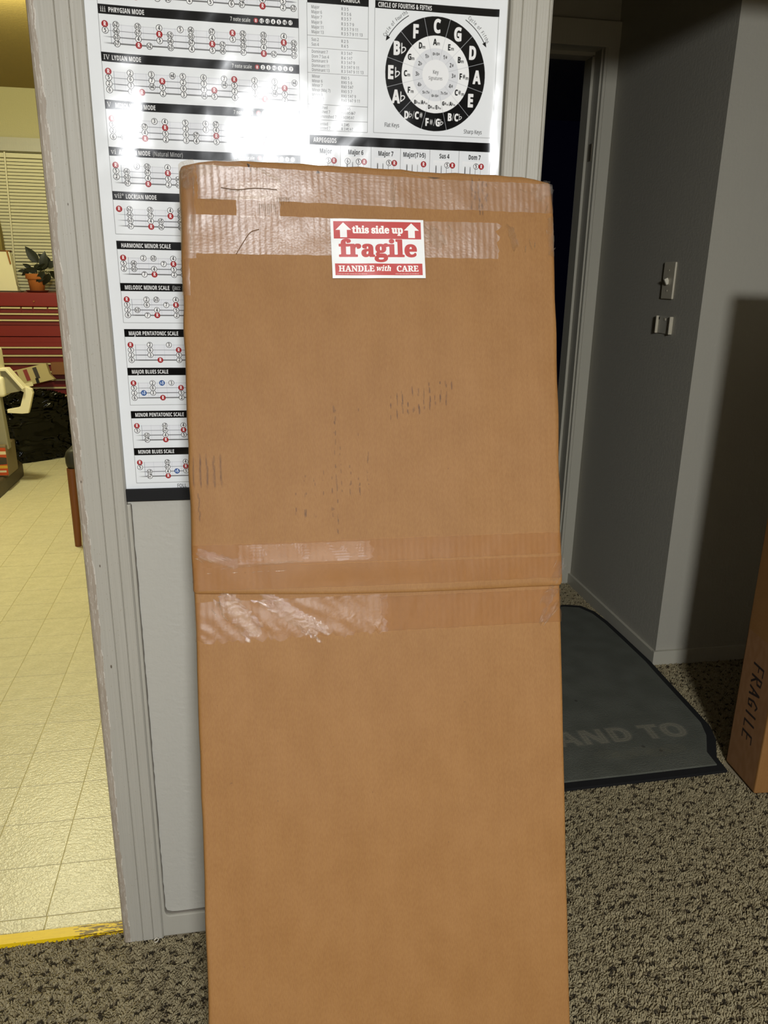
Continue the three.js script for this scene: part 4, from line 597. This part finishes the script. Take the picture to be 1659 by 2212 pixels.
// ------------------------------------------------------------------ kitchen: the white machine cut by the left edge
{
  const t = thing('floor_machine', 'white workshop machine with grey column and angled handle at the left edge', 'machine', [-1.46, 0, -3.55]);
  const white = std({ color: S(224, 216, 184), roughness: 0.4 }), grey = std({ color: S(136, 130, 106), roughness: 0.5 }), dark = std({ color: S(74, 64, 46), roughness: 0.6 });
  const baseSh = new THREE.Shape([[-0.3, -0.3], [0.2, -0.3], [0.215, -0.26], [0.215, 0.26], [0.18, 0.33], [-0.3, 0.33]].map(([a, b]) => new THREE.Vector2(a, b)));
  const bg = new THREE.ExtrudeGeometry(baseSh, { depth: 0.055, bevelEnabled: true, bevelSize: 0.012, bevelThickness: 0.02, bevelSegments: 3 }); bg.rotateX(-Math.PI / 2);
  part(t, 'base', bg, dark, [0, 0.02, 0]);
  part(t, 'housing', softBox(0.4, 0.19, 0.2, 0.01, 4, 3, 3), std({ color: S(112, 98, 70), roughness: 0.5 }), [-0.15, 0.095, 0.11]);
  const c = canvas(256, 192), x = c.getContext('2d'), r = rng(3); x.fillStyle = '#b8481c'; x.fillRect(0, 0, 256, 192); x.fillStyle = '#d8c8a0'; x.fillRect(20, 26, 150, 22); x.fillStyle = '#6a2a12'; x.fillRect(190, 60, 66, 90); x.fillStyle = '#3c3428'; x.beginPath(); x.ellipse(90, 92, 70, 26, 0, 0, 7); x.fill(); x.fillStyle = '#c8a030'; x.fillRect(10, 124, 130, 20); x.fillStyle = '#d0c4a4'; x.fillRect(10, 158, 110, 14); for (let k = 0; k < 30; k++) { x.fillStyle = ['#a03a18', '#d06a2c', '#8a3014'][k % 3]; x.fillRect(r() * 256, r() * 192, 14 * r(), 6 * r()); }
  part(t, 'printed_label', bx(-0.16, 0, 0, 0.16, 0.165, 0.003), std({ map: tex(c, true, 3.1, 6), roughness: 0.45 }), [0.088, 0.105, 0.11]).userData.label = 'orange printed label';
  part(t, 'column', rbx(0.05, 0.34, 0.06, 0.008), grey, [0.226, 0.42, 0.05], [0, 0, 0.045]);
  part(t, 'second_column', rbx(0.05, 0.34, 0.06, 0.008), white, [0.14, 0.42, 0.09], [0, 0, 0.03]);
  part(t, 'head', softBox(0.3, 0.12, 0.16, 0.02, 4, 3, 3), white, [-0.025, 0.56, 0.08]);
  part(t, 'neck', softBox(0.25, 0.2, 0.12, 0.02, 4, 3, 3, (v) => new THREE.Vector3(-0.1 * v.y * v.x, 0, 0)), white, [0.012, 0.64, 0.07]);
  const ex = (pts, d, mat, name, z) => { const g = new THREE.ExtrudeGeometry(new THREE.Shape(pts.map(([a, b]) => new THREE.Vector2(a + 1.46, b))), { depth: d, bevelEnabled: true, bevelSize: 0.003, bevelThickness: 0.003, bevelSegments: 2 }); g.translate(0, 0, z); return part(t, name, g, mat); };
  ex([[-1.2, 0.71], [-1.166, 0.708], [-1.092, 0.606], [-1.116, 0.592], [-1.19, 0.578]], 0.05, grey, 'tilted_table', 0.0);
  ex([[-1.2, 0.722], [-1.164, 0.722], [-1.083, 0.612], [-1.09, 0.605], [-1.168, 0.712], [-1.2, 0.712]], 0.07, white, 'table_rim', 0.0);
  ex([[-1.115, 0.6], [-1.075, 0.614], [-1.05, 0.598], [-1.046, 0.577], [-1.07, 0.497], [-1.082, 0.463], [-1.115, 0.46], [-1.192, 0.466], [-1.192, 0.48], [-1.135, 0.49], [-1.117, 0.5], [-1.088, 0.585], [-1.1, 0.592]], 0.03, white, 'handle', 0.01);
}
// ------------------------------------------------------------------ kitchen: chair mostly behind the casing
{
  const t = thing('kitchen_chair', 'wooden chair with a dark padded seat just behind the door casing', 'chair', [-0.436, 0, -2.6]);
  const wood = std({ color: S(120, 66, 24), roughness: 0.5 }), pad = std({ color: S(38, 36, 24), roughness: 0.55 });
  part(t, 'seat', softBox(0.43, 0.1, 0.42, 0.035, 6, 4, 6, (v) => new THREE.Vector3(0, v.y < 0.05 ? -0.02 * Math.sin(Math.PI * v.x / 0.43) : 0.012 * Math.sin(Math.PI * v.x / 0.43), 0)), pad, [-0.216, 0.375, 0.21]);
  const leg = (x, z) => { const g = new THREE.CylinderGeometry(0.021, 0.0155, 0.385, 14); return part(t, 'leg', g, wood, [x, 0.1925, z], [0, 0, x < 0 ? -0.012 : 0.012]); };
  for (const [x, z] of [[-0.192, 0.19], [0.19, 0.19], [-0.192, -0.18], [0.19, -0.18]]) leg(x, z);
  part(t, 'backrest', softBox(0.04, 0.3, 0.4, 0.015, 3, 5, 5), pad, [0.17, 0.62, 0.2], [0, 0, -0.1]);
  for (const z of [0.17, -0.17]) part(t, 'back_post', new THREE.CylinderGeometry(0.015, 0.018, 0.52, 12), wood, [0.195, 0.66, z], [0, 0, -0.1]);
}
renderer.render(scene, camera);
